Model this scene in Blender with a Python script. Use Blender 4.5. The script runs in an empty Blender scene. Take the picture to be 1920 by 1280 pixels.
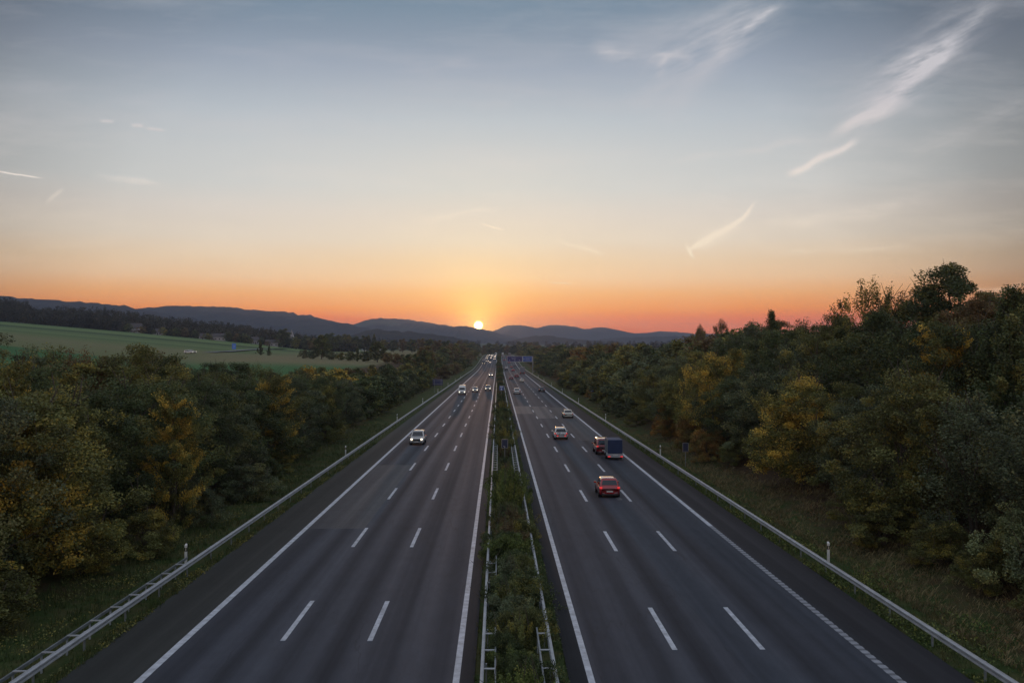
import bpy, bmesh, math, random
import numpy as np
from mathutils import Vector, Matrix

R = math.radians
C = bpy.context.scene.collection
SC = bpy.context.scene
F_PX, H_CAM = 1723.0, 11.75


def S(r, g, b):
    def c(v):
        v /= 255.0
        return v / 12.92 if v <= .04045 else ((v + .055) / 1.055) ** 2.4
    return (c(r), c(g), c(b), 1.0)


# ------------------------------------------------------------------ camera
cam_d = bpy.data.cameras.new('camera')
cam = bpy.data.objects.new('camera', cam_d)
C.objects.link(cam)
cam.location = (0, 0, H_CAM)
cam.rotation_euler = (R(90.665), 0, R(-0.864))
cam_d.sensor_width = 36
cam_d.lens = F_PX / 1920 * 36
cam_d.clip_start = .5
cam_d.clip_end = 60000
SC.camera = cam
SC.view_settings.view_transform = 'Standard'
SC.view_settings.look = 'None'
SC.view_settings.exposure = 0
SC.view_settings.gamma = 1
SC.cycles.use_denoising = True
SC.cycles.max_bounces = 6
SC.cycles.diffuse_bounces = 3
SC.cycles.transmission_bounces = 3
SC.cycles.transparent_max_bounces = 8
SC.cycles.volume_bounces = 0
SC.cycles.sample_clamp_indirect = 4
SC.cycles.caustics_reflective = False
SC.cycles.caustics_refractive = False

# direction of the sun as it stands on the ridge
SUN_U, SUN_V = (897 - 934) / F_PX, (660 - 610) / F_PX
SUN_DIR = Vector((SUN_U, 1, SUN_V)).normalized()


# ------------------------------------------------------------------ node helpers
class NT:
    def __init__(self, tree):
        self.t = tree
        self.n = tree.nodes
        self.l = tree.links
        self.n.clear()

    def new(self, typ, **kw):
        nd = self.n.new(typ)
        for k, v in kw.items():
            setattr(nd, k, v)
        return nd

    def put(self, sock, v):
        if v is None:
            return
        if isinstance(v, bpy.types.NodeSocket):
            self.l.new(v, sock)
        else:
            sock.default_value = v

    def m(self, op, a, b=None, c=None, clamp=False):
        nd = self.new('ShaderNodeMath', operation=op, use_clamp=clamp)
        for i, v in enumerate((a, b, c)):
            if v is not None:
                self.put(nd.inputs[i], v)
        return nd.outputs[0]

    def vm(self, op, a, b=None, s=None):
        nd = self.new('ShaderNodeVectorMath', operation=op)
        self.put(nd.inputs[0], a)
        if b is not None:
            self.put(nd.inputs[1], b)
        if s is not None:
            self.put(nd.inputs['Scale'], s)
        return nd.outputs['Value'] if op in ('DOT_PRODUCT', 'LENGTH', 'DISTANCE') else nd.outputs['Vector']

    def mix(self, f, a, b, blend='MIX', clamp=False):
        nd = self.new('ShaderNodeMix', data_type='RGBA', blend_type=blend)
        nd.clamp_result = clamp
        self.put(nd.inputs[0], f)
        self.put(nd.inputs[6], a)
        self.put(nd.inputs[7], b)
        return nd.outputs[2]

    def ramp(self, f, stops, interp='LINEAR'):
        nd = self.new('ShaderNodeValToRGB')
        cr = nd.color_ramp
        cr.interpolation = interp
        while len(cr.elements) > 1:
            cr.elements.remove(cr.elements[-1])
        for i, (p, col) in enumerate(stops):
            e = cr.elements[0] if i == 0 else cr.elements.new(p)
            e.position = p
            if not isinstance(col, (tuple, list)):
                col = (col, col, col, 1)
            e.color = col
        self.put(nd.inputs[0], f)
        return nd.outputs[0]

    def maprange(self, v, a, b, c=0., d=1., smooth=False):
        nd = self.new('ShaderNodeMapRange', interpolation_type='SMOOTHSTEP' if smooth else 'LINEAR')
        self.put(nd.inputs[0], v)
        for i, x in enumerate((a, b, c, d)):
            self.put(nd.inputs[i + 1], x)
        return nd.outputs[0]

    def noise(self, vec, scale, detail=3, rough=.5, dist=0.):
        nd = self.new('ShaderNodeTexNoise')
        self.put(nd.inputs['Vector'], vec)
        nd.inputs['Scale'].default_value = scale
        nd.inputs['Detail'].default_value = detail
        nd.inputs['Roughness'].default_value = rough
        nd.inputs['Distortion'].default_value = dist
        return nd.outputs[0]

    def sep(self, v):
        nd = self.new('ShaderNodeSeparateXYZ')
        self.put(nd.inputs[0], v)
        return nd.outputs

    def comb(self, x, y, z):
        nd = self.new('ShaderNodeCombineXYZ')
        for i, v in enumerate((x, y, z)):
            self.put(nd.inputs[i], v)
        return nd.outputs[0]


# ------------------------------------------------------------------ world: sunset sky
world = bpy.data.worlds.new('World')
SC.world = world
world.use_nodes = True
w = NT(world.node_tree)
tc = w.new('ShaderNodeTexCoord').outputs['Generated']
d = w.vm('NORMALIZE', tc)
dx, dy, dz = w.sep(d)
SKY_STOPS = [(0.0000, (0.8405, 0.1272, 0.0218)), (0.0200, (0.9771, 0.1519, 0.0225)), (0.0365, (1.0506, 0.1766, 0.0229)), (0.0456, (1.1011, 0.3218, 0.0347)), (0.0627, (1.0227, 0.4821, 0.1666)), (0.0797, (0.9499, 0.6240, 0.3591)), (0.0966, (0.8669, 0.6444, 0.4244)), (0.1191, (0.7843, 0.6821, 0.5553)), (0.1468, (0.7230, 0.6695, 0.6028)), (0.1743, (0.6305, 0.6451, 0.6289)), (0.2067, (0.5842, 0.6127, 0.6212)), (0.2437, (0.4876, 0.5457, 0.5957)), (0.2946, (0.3352, 0.3970, 0.4882)), (0.3241, (0.2471, 0.3183, 0.4104)), (0.3526, (0.1866, 0.2717, 0.3642)), (0.5500, (0.3500, 0.3800, 0.4500)), (1.0000, (0.4200, 0.4600, 0.5600))]
sky = w.ramp(w.m('MAXIMUM', dz, 0.), [(z_, tuple(c) + (1.,)) for z_, c in SKY_STOPS])
# paler towards the sun, darker some thirty degrees away from it
sdot = w.vm('DOT_PRODUCT', d, SUN_DIR)
ang = w.m('ARCCOSINE', w.m('MINIMUM', sdot, .9999999))
azf = w.ramp(w.m('DIVIDE', ang, math.pi), [(0., 1.03), (.07, 1.03), (.10, 1.0), (.122, .95), (.15, .74), (.160, .66), (.17, .55), (.19, .42), (.25, .72), (.45, 1.05), (1., 1.1)])  # unseen sky behind the camera raised again as added fill light
sky = w.mix(1., sky, azf, 'MULTIPLY')
# glow round the sun
g1 = w.m('EXPONENT', w.m('MULTIPLY', ang, -1 / .018))
g2 = w.m('EXPONENT', w.m('MULTIPLY', ang, -1 / .105))
disc = w.m('POWER', w.maprange(ang, .0022, .0064, 1., 0., True), 2.5)
glow = w.vm('ADD', w.vm('SCALE', (1.0, .72, .16), s=w.m('MULTIPLY', g1, 1.5)),
            w.vm('SCALE', (.30, .215, .03), s=g2))
glow = w.vm('ADD', glow, w.vm('SCALE', (40., 24., 9.), s=disc))
# wisps of cirrus, laid out as directions in the sky ahead
fy = w.m('MAXIMUM', dy, .05)
pu = w.m('DIVIDE', dx, fy)
pv = w.m('DIVIDE', dz, fy)
P0 = w.comb(pu, pv, 0.)
nz = w.new('ShaderNodeTexNoise')
w.put(nz.inputs['Vector'], P0)
nz.inputs['Scale'].default_value = 16
nz.inputs['Detail'].default_value = 4
off = w.vm('SCALE', w.vm('SUBTRACT', nz.outputs['Color'], (.5, .5, .5)), s=.022)
P1 = w.vm('ADD', P0, off)
off2 = w.vm('SCALE', off, s=.35)
P2 = w.vm('ADD', P0, off2)


def streaks(ang_, sa, sb, seed):
    c_, s_ = math.cos(ang_), math.sin(ang_)
    ux, uy, _ = w.sep(P2)
    a2 = w.m('ADD', w.m('MULTIPLY', ux, c_), w.m('MULTIPLY', uy, s_))
    b2 = w.m('SUBTRACT', w.m('MULTIPLY', uy, c_), w.m('MULTIPLY', ux, s_))
    q = w.comb(w.m('MULTIPLY', a2, sa), w.m('MULTIPLY', b2, sb), seed)
    return w.maprange(w.noise(q, 1., 6, .68), .34, .68, 0., 1.)


ST_DIAG = streaks(R(24), 12., 70., .7)
ST_FLAT = streaks(R(4), 14., 80., 3.1)


def wisp(ax, ay, bx, by, wpx, amp, streak=True, warp=True, rot=0.):
    A = Vector(((ax - 934) / F_PX, (660 - ay) / F_PX, 0))
    B = Vector(((bx - 934) / F_PX, (660 - by) / F_PX, 0))
    D = B - A
    L = D.length
    t = D / L
    n = Vector((-t.y, t.x, 0))
    p = w.vm('SUBTRACT', P1 if warp else P2, A)
    a = w.vm('DOT_PRODUCT', p, t)
    b = w.vm('DOT_PRODUCT', p, n)
    wd = wpx / F_PX
    g = w.m('EXPONENT', w.m('MULTIPLY', w.m('POWER', w.m('DIVIDE', w.m('ABSOLUTE', b), wd), 2.), -1.))
    e = w.m('MULTIPLY', w.maprange(a, -.12 * L, .3 * L, 0., 1., True), w.maprange(a, .7 * L, 1.12 * L, 1., 0., True))
    v = w.m('MULTIPLY', g, e)
    if streak:
        st = ST_DIAG if abs(t.y) > .3 else ST_FLAT
        v = w.m('MULTIPLY', v, st)
    return w.m('MULTIPLY', v, amp)


wisps = [
    wisp(1885, -20, 1570, 250, 46, .34), wisp(1880, -10, 1640, 215, 14, .22, False), wisp(1790, 75, 1665, 140, 17, .55), wisp(1860, 20, 1690, 150, 12, .45),
    wisp(1740, 145, 1590, 245, 17, .6), wisp(1700, 175, 1555, 256, 10, .4, False), wisp(1610, 264, 1545, 292, 6, .7, False), wisp(1556, 284, 1480, 330, 7, .75, False),
    wisp(1418, 377, 1352, 436, 3.6, .75, False), wisp(1366, 424, 1292, 474, 4.2, .85, False), wisp(1288, 462, 1302, 488, 3., .7, False), wisp(1390, 408, 1310, 468, 13, .35, False),
    wisp(1480, 0, 1220, 105, 50, .34), wisp(1420, 10, 1120, 90, 34, .16, False), wisp(1390, 60, 1250, 215, 20, .16, False), wisp(1110, 88, 1215, 104, 14, .55), wisp(1205, 108, 1300, 100, 12, .65),
    wisp(1245, 100, 1240, 145, 8, .5), wisp(1400, 50, 1350, 120, 20, .3), wisp(1470, 5, 1395, 60, 7, .55), wisp(1350, 90, 1180, 190, 34, .2),
    wisp(-5, 322, 84, 334, 1.3, .8, False, False), wisp(190, 228, 218, 230, 2.6, .42, False, False), wisp(248, 236, 273, 238, 3, .42, False, False),
    wisp(274, 242, 312, 245, 2.6, .42, False, False), wisp(185, 330, 305, 347, 5, .45), wisp(1250, 302, 1540, 262, 7, .30), wisp(1400, 425, 1770, 372, 13, .36),
    wisp(1030, 448, 1142, 472, 4, .6), wisp(900, 422, 945, 431, 1.6, .6, False, False), wisp(1028, 529, 1072, 534, 1.4, .6, False, False),
    wisp(1680, 552, 1960, 532, 5, .4), wisp(780, 410, 935, 396, 6, .35), wisp(1700, 300, 1960, 180, 24, .14), wisp(1450, 470, 1700, 462, 5, .3),
    wisp(740, 120, 900, 122, 12, .22), wisp(880, 200, 960, 198, 9, .25), wisp(92, 378, 122, 356, 4, .25, False, False)]
acc = wisps[0]
for x in wisps[1:]:
    acc = w.m('ADD', acc, x)
front = w.maprange(dy, .1, .35)
acc = w.m('MULTIPLY', acc, w.m('MULTIPLY', front, 1.45))
veil = w.m('MULTIPLY', w.maprange(w.noise(w.comb(w.m('ADD', w.m('MULTIPLY', pu, 2.4), w.m('MULTIPLY', pv, 2.)), w.m('MULTIPLY', pv, 14.), .3), 1.8, 7, .66), .46, .78), w.m('MULTIPLY', front, .26))
acc = w.m('MINIMUM', w.m('ADD', acc, veil), 1.)
ccol = w.ramp(dz, [(.03, S(248, 180, 125)), (.10, S(254, 236, 208)), (.17, S(240, 230, 220)), (.25, S(204, 200, 204)), (.4, S(190, 194, 202))])
sky = w.mix(acc, sky, ccol)
# a physical sky underneath gives a little of the blue of the air overhead
nish = w.new('ShaderNodeTexSky', sky_type='NISHITA')
nish.sun_disc = False
nish.sun_elevation = math.asin(SUN_DIR.z)
nish.sun_rotation = math.atan2(SUN_DIR.x, SUN_DIR.y)
sky = w.vm('ADD', sky, glow)
sky = w.vm('ADD', sky, w.vm('SCALE', nish.outputs[0], s=.004))
bg = w.new('ShaderNodeBackground')
w.put(bg.inputs[0], sky)
bg.inputs[1].default_value = 1.0
wo = w.new('ShaderNodeOutputWorld')
w.l.new(bg.outputs[0], wo.inputs[0])

sun_d = bpy.data.lights.new('sun', 'SUN')
sun_d.energy = .7
sun_d.angle = R(.5)
sun_d.color = (1.0, .48, .2)
sun = bpy.data.objects.new('sun', sun_d)
C.objects.link(sun)
sun.rotation_euler = SUN_DIR.to_track_quat('Z', 'Y').to_euler()

# ------------------------------------------------------------------ materials
MATS = {}


def mat(name, col, rough=.7, metal=0., spec=.5, coat=0., emit=None, estr=0., noise=0., nscale=4., bump=0.):
    if name in MATS:
        return MATS[name]
    m_ = bpy.data.materials.new(name)
    m_.use_nodes = True
    t = NT(m_.node_tree)
    p = t.new('ShaderNodeBsdfPrincipled')
    o = t.new('ShaderNodeOutputMaterial')
    t.l.new(p.outputs[0], o.inputs[0])
    base = col
    if noise or bump:
        tc_ = t.new('ShaderNodeTexCoord').outputs['Object']
        nn = t.noise(tc_, nscale, 5, .6)
    if noise:
        f = t.maprange(nn, .25, .75, 1 - noise, 1 + noise)
        base = t.mix(1., col, t.comb(f, f, f), 'MULTIPLY')
    t.put(p.inputs['Base Color'], base)
    p.inputs['Roughness'].default_value = rough
    p.inputs['Metallic'].default_value = metal
    p.inputs['Specular IOR Level'].default_value = spec
    p.inputs['Coat Weight'].default_value = coat
    p.inputs['Coat Roughness'].default_value = .05
    if emit:
        p.inputs['Emission Color'].default_value = emit
        p.inputs['Emission Strength'].default_value = estr
    if bump:
        b = t.new('ShaderNodeBump')
        b.inputs['Strength'].default_value = bump
        t.l.new(nn, b.inputs['Height'])
        t.l.new(b.outputs[0], p.inputs['Normal'])
    MATS[name] = m_
    return m_


def leafmat(name, base, second, amount=.3, rough=.6):
    """base colour of most leaves, second colour for turned leaves, amount = share of turned clumps"""
    if name in MATS:
        return MATS[name]
    m_ = bpy.data.materials.new(name)
    m_.use_nodes = True
    t = NT(m_.node_tree)
    at = t.new('ShaderNodeAttribute', attribute_name='tone')
    oi = t.new('ShaderNodeObjectInfo')
    tco = t.new('ShaderNodeTexCoord').outputs['Object']
    q = t.vm('ADD', tco, t.vm('SCALE', (13., 7., 5.), s=oi.outputs['Random']))
    n1 = t.noise(q, .55, 3, .6)
    n1 = t.m('ADD', n1, t.m('MULTIPLY', t.m('SUBTRACT', at.outputs['Fac'], .5), .22))
    fac = t.maprange(n1, .72 - amount * .45, .80 - amount * .45)
    c_ = t.mix(fac, base, second)
    br = t.m('ADD', .45, t.m('MULTIPLY', at.outputs['Fac'], 1.55))
    br = t.m('MULTIPLY', br, t.m('ADD', .85, t.m('MULTIPLY', oi.outputs['Random'], .3)))
    c_ = t.mix(1., c_, t.comb(br, br, br), 'MULTIPLY')
    df = t.new('ShaderNodeBsdfPrincipled')
    df.inputs['Roughness'].default_value = rough
    df.inputs['Specular IOR Level'].default_value = .3
    tr = t.new('ShaderNodeBsdfTranslucent')
    t.put(df.inputs['Base Color'], c_)
    t.put(tr.inputs['Color'], c_)
    mx = t.new('ShaderNodeMixShader')
    mx.inputs[0].default_value = .25
    t.l.new(df.outputs[0], mx.inputs[1])
    t.l.new(tr.outputs[0], mx.inputs[2])
    o = t.new('ShaderNodeOutputMaterial')
    t.l.new(mx.outputs[0], o.inputs[0])
    MATS[name] = m_
    return m_


def L(r, g, b):
    return (r, g, b, 1)


LEAF = {
    'dark green': leafmat('leaf_dark', L(.066, .088, .034), L(.122, .118, .032), .32),
    'grey green': leafmat('leaf_grey', L(.096, .118, .062), L(.138, .138, .056), .34),
    'olive': leafmat('leaf_olive', L(.116, .126, .042), L(.195, .165, .038), .42),
    'golden yellow': leafmat('leaf_gold', L(.140, .142, .040), L(.37, .255, .046), .52),
    'rusty orange': leafmat('leaf_rust', L(.26, .140, .036), L(.165, .130, .040), .5),
    'russet brown': leafmat('leaf_russet', L(.145, .098, .044), L(.118, .112, .042), .5),
    'fresh green': leafmat('leaf_fresh', L(.104, .136, .036), L(.165, .165, .042), .35),
    'pale green': leafmat('leaf_pale', L(.140, .165, .078), L(.18, .175, .065), .3),
}
BARK = mat('bark', L(.075, .06, .045), .9, noise=.4, nscale=6)


# ------------------------------------------------------------------ mesh helpers
def link(name, me, m_=None, parent=None):
    o = bpy.data.objects.new(name, me)
    C.objects.link(o)
    if m_ is not None:
        for x in (m_ if isinstance(m_, (list, tuple)) else [m_]):
            me.materials.append(x)
    if parent is not None:
        o.parent = parent
    return o


def tag(o, label=None, cat=None, group=None, kind=None):
    if label:
        o['label'] = label
    if cat:
        o['category'] = cat
    if group:
        o['group'] = group
    if kind:
        o['kind'] = kind
    return o


def empty(name, loc=(0, 0, 0), rz=0.):
    o = bpy.data.objects.new(name, None)
    o.empty_display_size = .3
    C.objects.link(o)
    o.location = loc
    o.rotation_euler = (0, 0, rz)
    return o


def dup(o, parent=None):
    c_ = o.copy()
    C.objects.link(c_)
    c_.parent = parent
    for ch in list(o.children):
        dup(ch, c_)
    return c_


class MB:
    def __init__(self):
        self.v, self.f, self.mi = [], [], []

    def add(self, vs, fs, mi=0):
        b = len(self.v)
        self.v += [tuple(x) for x in vs]
        self.f += [tuple(b + i for i in f) for f in fs]
        self.mi += [mi] * len(fs)

    def box(self, c_, s, mi=0, rz=0.):
        x, y, z = c_
        a, b, e = s[0] / 2, s[1] / 2, s[2] / 2
        vs = []
        for k in (-e, e):
            for (i, j) in ((-a, -b), (a, -b), (a, b), (-a, b)):
                vs.append((x + i * math.cos(rz) - j * math.sin(rz), y + i * math.sin(rz) + j * math.cos(rz), z + k))
        self.add(vs, [(0, 3, 2, 1), (4, 5, 6, 7), (0, 1, 5, 4), (1, 2, 6, 5), (2, 3, 7, 6), (3, 0, 4, 7)], mi)

    def tube(self, pts, rads, n=6, mi=0, cap=True):
        pts = [Vector(p) for p in pts]
        rings = []
        for i, p in enumerate(pts):
            a = pts[max(i - 1, 0)]
            b = pts[min(i + 1, len(pts) - 1)]
            t = (b - a)
            if t.length < 1e-9:
                t = Vector((0, 0, 1))
            t.normalize()
            up = Vector((0, 0, 1)) if abs(t.z) < .9 else Vector((1, 0, 0))
            s = t.cross(up).normalized()
            u = s.cross(t)
            rings.append([p + (s * math.cos(2 * math.pi * k / n) + u * math.sin(2 * math.pi * k / n)) * rads[i] for k in range(n)])
        vs = [q for r_ in rings for q in r_]
        fs = []
        for i in range(len(rings) - 1):
            for k in range(n):
                fs.append((i * n + k, i * n + (k + 1) % n, (i + 1) * n + (k + 1) % n, (i + 1) * n + k))
        if cap:
            fs.append(tuple(range(n))[::-1])
            fs.append(tuple((len(rings) - 1) * n + k for k in range(n)))
        self.add(vs, fs, mi)

    def build(self, name, m_, parent=None, smooth=False, me_only=False):
        me = bpy.data.meshes.new(name)
        me.from_pydata(self.v, [], self.f)
        if any(self.mi):
            me.polygons.foreach_set('material_index', self.mi)
        if smooth:
            me.polygons.foreach_set('use_smooth', [True] * len(self.f))
        me.update()
        if me_only:
            return me
        return link(name, me, m_, parent)


def quads_mesh(name, V, tone):
    """V: (N,4,3) corner array, tone: (N,)"""
    N = len(V)
    me = bpy.data.meshes.new(name)
    me.vertices.add(N * 4)
    me.vertices.foreach_set('co', V.reshape(-1).astype(np.float32))
    me.loops.add(N * 4)
    me.loops.foreach_set('vertex_index', np.arange(N * 4, dtype=np.int32))
    me.polygons.add(N)
    me.polygons.foreach_set('loop_start', np.arange(0, N * 4, 4, dtype=np.int32))
    a = me.attributes.new('tone', 'FLOAT', 'FACE')
    a.data.foreach_set('value', tone.astype(np.float32))
    me.update()
    me.validate()
    return me


def leaf_quads(P, size, rng, flat=.0, ratio=.6, up=None):
    """diamond leaves at centres P"""
    N = len(P)
    a = rng.normal(size=(N, 3))
    if up is not None:
        a = a * (1 - up[1]) + np.array(up[0]) * up[1] * 2
    a /= np.linalg.norm(a, axis=1, keepdims=True)
    b = rng.normal(size=(N, 3))
    if flat:
        nrm = np.array([0, 0, 1.]) * flat + rng.normal(size=(N, 3)) * (1 - flat)
        b = np.cross(nrm, a)
    else:
        b = np.cross(a, b)
    b /= np.linalg.norm(b, axis=1, keepdims=True) + 1e-9
    s = size * rng.uniform(.6, 1.35, (N, 1))
    A = a * s * .5
    B = b * s * .5 * ratio
    return np.stack([P - A, P + B - A * .1, P + A, P - B - A * .1], axis=1)


# ------------------------------------------------------------------ terrain
def smooth(a, b, x):
    t = np.clip((np.asarray(x, float) - a) / (b - a), 0, 1)
    return t * t * (3 - 2 * t)


def zroad(y):
    y = np.asarray(y, float)
    return 7.6 * smooth(560, 1080, y) - 14 * smooth(1180, 2600, y)


DK = np.array([0, 120, 300, 420, 600, 900, 1100, 1500, 3000, 6000, 12000.])
TT = np.array([-1.2, -.774, -.542, -.403, -.263, -.194, -.101, -.043, .038, .154, .328, .572, 1.2])
ZT = np.array([
    [5, 8, 16, 25, 36, 55, 66, 88, 140, 160, 160],
    [5, 7, 12, 20, 30, 46, 55, 75, 120, 150, 150],
    [4, 6, 8.3, 15.5, 26, 42, 47, 58, 95, 140, 140],
    [4, 5, 6.5, 8.5, 18, 31.5, 35, 42, 75, 120, 120],
    [3, 4, 6.5, 8, 10.4, 19.5, 24, 30, 55, 100, 100],
    [3, 4, 6, 7, 8.6, 12.2, 13.5, 17, 46, 80, 80],
    [2.5, 3, 5, 6.3, 8, 11, 12.5, 16, 42, 75, 75],
    [2, 2, 3, 4, 5, 8, 9.5, 13, 38, 70, 70],
    [2, 2, 3, 3, 4.5, 7.5, 8.5, 12, 34, 68, 68],
    [8, 8, 7.5, 7, 6.5, 8, 9, 14, 33, 68, 68],
    [8, 8, 8, 8, 8, 9, 11, 16, 34, 70, 70],
    [8, 8, 8, 8, 9, 11, 13, 18, 36, 70, 70],
    [8, 8, 8, 8, 9, 11, 13, 18, 36, 70, 70]], float)


def ztable(x, y):
    x = np.asarray(x, float)
    y = np.maximum(np.asarray(y, float), 0)
    t = np.clip(x / np.maximum(y, 60), TT[0], TT[-1])
    i = np.clip(np.searchsorted(TT, t) - 1, 0, len(TT) - 2)
    fa = (t - TT[i]) / (TT[i + 1] - TT[i])
    j = np.clip(np.searchsorted(DK, y) - 1, 0, len(DK) - 2)
    fb = (y - DK[j]) / (DK[j + 1] - DK[j])
    return (ZT[i, j] * (1 - fa) + ZT[i + 1, j] * fa) * (1 - fb) + (ZT[i, j + 1] * (1 - fa) + ZT[i + 1, j + 1] * fa) * fb


def ground_z(x, y):
    x = np.asarray(x, float)
    y = np.asarray(y, float)
    zt = ztable(x, y)
    zr = zroad(y)
    right = smooth(19.5, 44, x) * (1 - .0)
    left = smooth(-18.5, -44, x)
    k = np.maximum(right, left)
    far = smooth(1250, 1700, y)
    k = np.maximum(k, far)
    return zr * (1 - k) + zt * k - .03 * (1 - k)


def gz(x, y):
    return float(ground_z(x, y))


def build_ground():
    ys = [-80, -40, -10]
    y = 0.
    while y < 12000:
        ys.append(y)
        y += 4 if y < 200 else (10 if y < 600 else (25 if y < 1400 else 120 if y < 3000 else 500))
    xs = [0., 2.6, 8, 14, 16.6]
    x = 17.2
    while x < 9000:
        xs.append(x)
        x += 1.2 if x < 30 else (3 if x < 60 else x * .045)
    xs = sorted(set([-a for a in xs] + xs))
    X, Y = np.meshgrid(xs, ys)
    Z = ground_z(X, Y)
    rng = np.random.default_rng(3)
    bump = smooth(18.8, 21, np.abs(X)) * (np.abs(X) < 90) * rng.normal(size=X.shape) * .08
    Z = Z + bump
    nx, ny = len(xs), len(ys)
    V = np.stack([X, Y, Z], -1).reshape(-1, 3)
    idx = np.arange(nx * ny).reshape(ny, nx)
    Fc = np.stack([idx[:-1, :-1], idx[:-1, 1:], idx[1:, 1:], idx[1:, :-1]], -1).reshape(-1, 4)
    me = bpy.data.meshes.new('ground')
    me.from_pydata(V.tolist(), [], Fc.tolist())
    me.polygons.foreach_set('use_smooth', [True] * len(me.polygons))
    m_ = bpy.data.materials.new('ground_soil_and_fields')
    m_.use_nodes = True
    t = NT(m_.node_tree)
    pos = t.new('ShaderNodeNewGeometry').outputs['Position']
    px, py, pz = t.sep(pos)
    n_big = t.noise(pos, .09, 4, .6)
    n_mid = t.noise(pos, .6, 5, .65)
    n_fine = t.noise(pos, 6., 4, .7)
    # verge: grass against litter and bare earth under the trees
    verge = t.mix(t.maprange(n_mid, .42, .58), L(.042, .068, .020), L(.074, .076, .030))
    litter = t.mix(t.maprange(n_fine, .4, .65), L(.045, .032, .020), L(.105, .068, .038))
    ax = t.m('ABSOLUTE', px)
    under = t.maprange(t.m('ADD', ax, t.m('MULTIPLY', t.m('SUBTRACT', n_mid, .5), 9.)), 20.5, 24.)
    near = t.mix(under, verge, litter)
    # fields: long strips that follow the contour
    ww = t.m('ADD', py, t.m('MULTIPLY', t.m('SUBTRACT', n_big, .5), 4.))
    ww = t.m('ADD', ww, t.m('MULTIPLY', px, -.08))
    strips = t.ramp(t.m('DIVIDE', ww, 1100.), [
        (0., L(.040, .085, .028)), (.30, L(.036, .098, .032)), (.39, L(.032, .092, .030)), (.396, L(.100, .115, .048)), (.50, L(.125, .125, .060)),
        (.56, L(.090, .120, .048)), (.60, L(.065, .100, .040)), (.605, L(.10, .14, .055)), (.69, L(.070, .105, .042)), (.695, L(.040, .065, .028)),
        (.735, L(.045, .072, .030)), (.74, L(.11, .155, .060)), (.80, L(.095, .140, .052)), (.85, L(.060, .095, .038)), (.865, L(.13, .18, .075)), (1., L(.11, .15, .065))], 'LINEAR')
    tram = t.m('SINE', t.m('MULTIPLY', ww, .42))
    tram = t.maprange(tram, .75, 1., 1., .80)
    strips = t.mix(1., strips, t.comb(tram, tram, tram), 'MULTIPLY')
    east = t.mix(t.maprange(t.m('ADD', t.m('MULTIPLY', n_mid, 14.), py), 330., 420.), L(.038, .098, .034), L(.135, .120, .062))
    strips = t.mix(t.maprange(px, -170., -120.), strips, east)
    g = t.maprange(n_mid, .3, .7, .86, 1.14)
    g = t.m('MULTIPLY', g, 1.4)
    strips = t.mix(1., strips, t.comb(g, g, g), 'MULTIPLY')
    far_col = t.mix(t.maprange(t.noise(pos, .0022, 3, .5), .45, .55), L(.055, .070, .040), L(.10, .12, .065))
    far_col = t.mix(t.maprange(t.noise(pos, .004, 2, .5), .56, .60), far_col, L(.030, .034, .026))
    fields = t.mix(t.maprange(py, 1150., 1500.), strips, far_col)
    isf = t.m('MAXIMUM', t.maprange(px, -48., -56.), t.m('MAXIMUM', t.maprange(px, 60., 75.), t.maprange(py, 1300., 1450.)))
    colr = t.mix(isf, near, fields)
    p = t.new('ShaderNodeBsdfPrincipled')
    t.put(p.inputs['Base Color'], colr)
    p.inputs['Roughness'].default_value = .95
    p.inputs['Specular IOR Level'].default_value = .1
    bp = t.new('ShaderNodeBump')
    bp.inputs['Strength'].default_value = .7
    bp.inputs['Distance'].default_value = .12
    t.l.new(n_fine, bp.inputs['Height'])
    t.l.new(bp.outputs[0], p.inputs['Normal'])
    o = t.new('ShaderNodeOutputMaterial')
    t.l.new(p.outputs[0], o.inputs[0])
    g_ = link('ground', me, m_)
    tag(g_, kind='structure')


build_ground()


# ------------------------------------------------------------------ motorway
def strip(name, x0, x1, y0, y1, dz, m_, kind='structure', ysteps=None, taper=None):
    ys = ysteps or sorted(set([y0, y1] + [y for y in list(range(0, 600, 40)) + list(range(600, 2600, 25)) if y0 < y < y1]))
    mb = MB()
    vs = []
    for y in ys:
        z = float(zroad(y)) + dz
        vs += [(x0, y, z), (x1, y, z)]
    fs = [(2 * i, 2 * i + 1, 2 * i + 3, 2 * i + 2) for i in range(len(ys) - 1)]
    mb.add(vs, fs)
    return tag(mb.build(name, m_), kind=kind)


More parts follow.
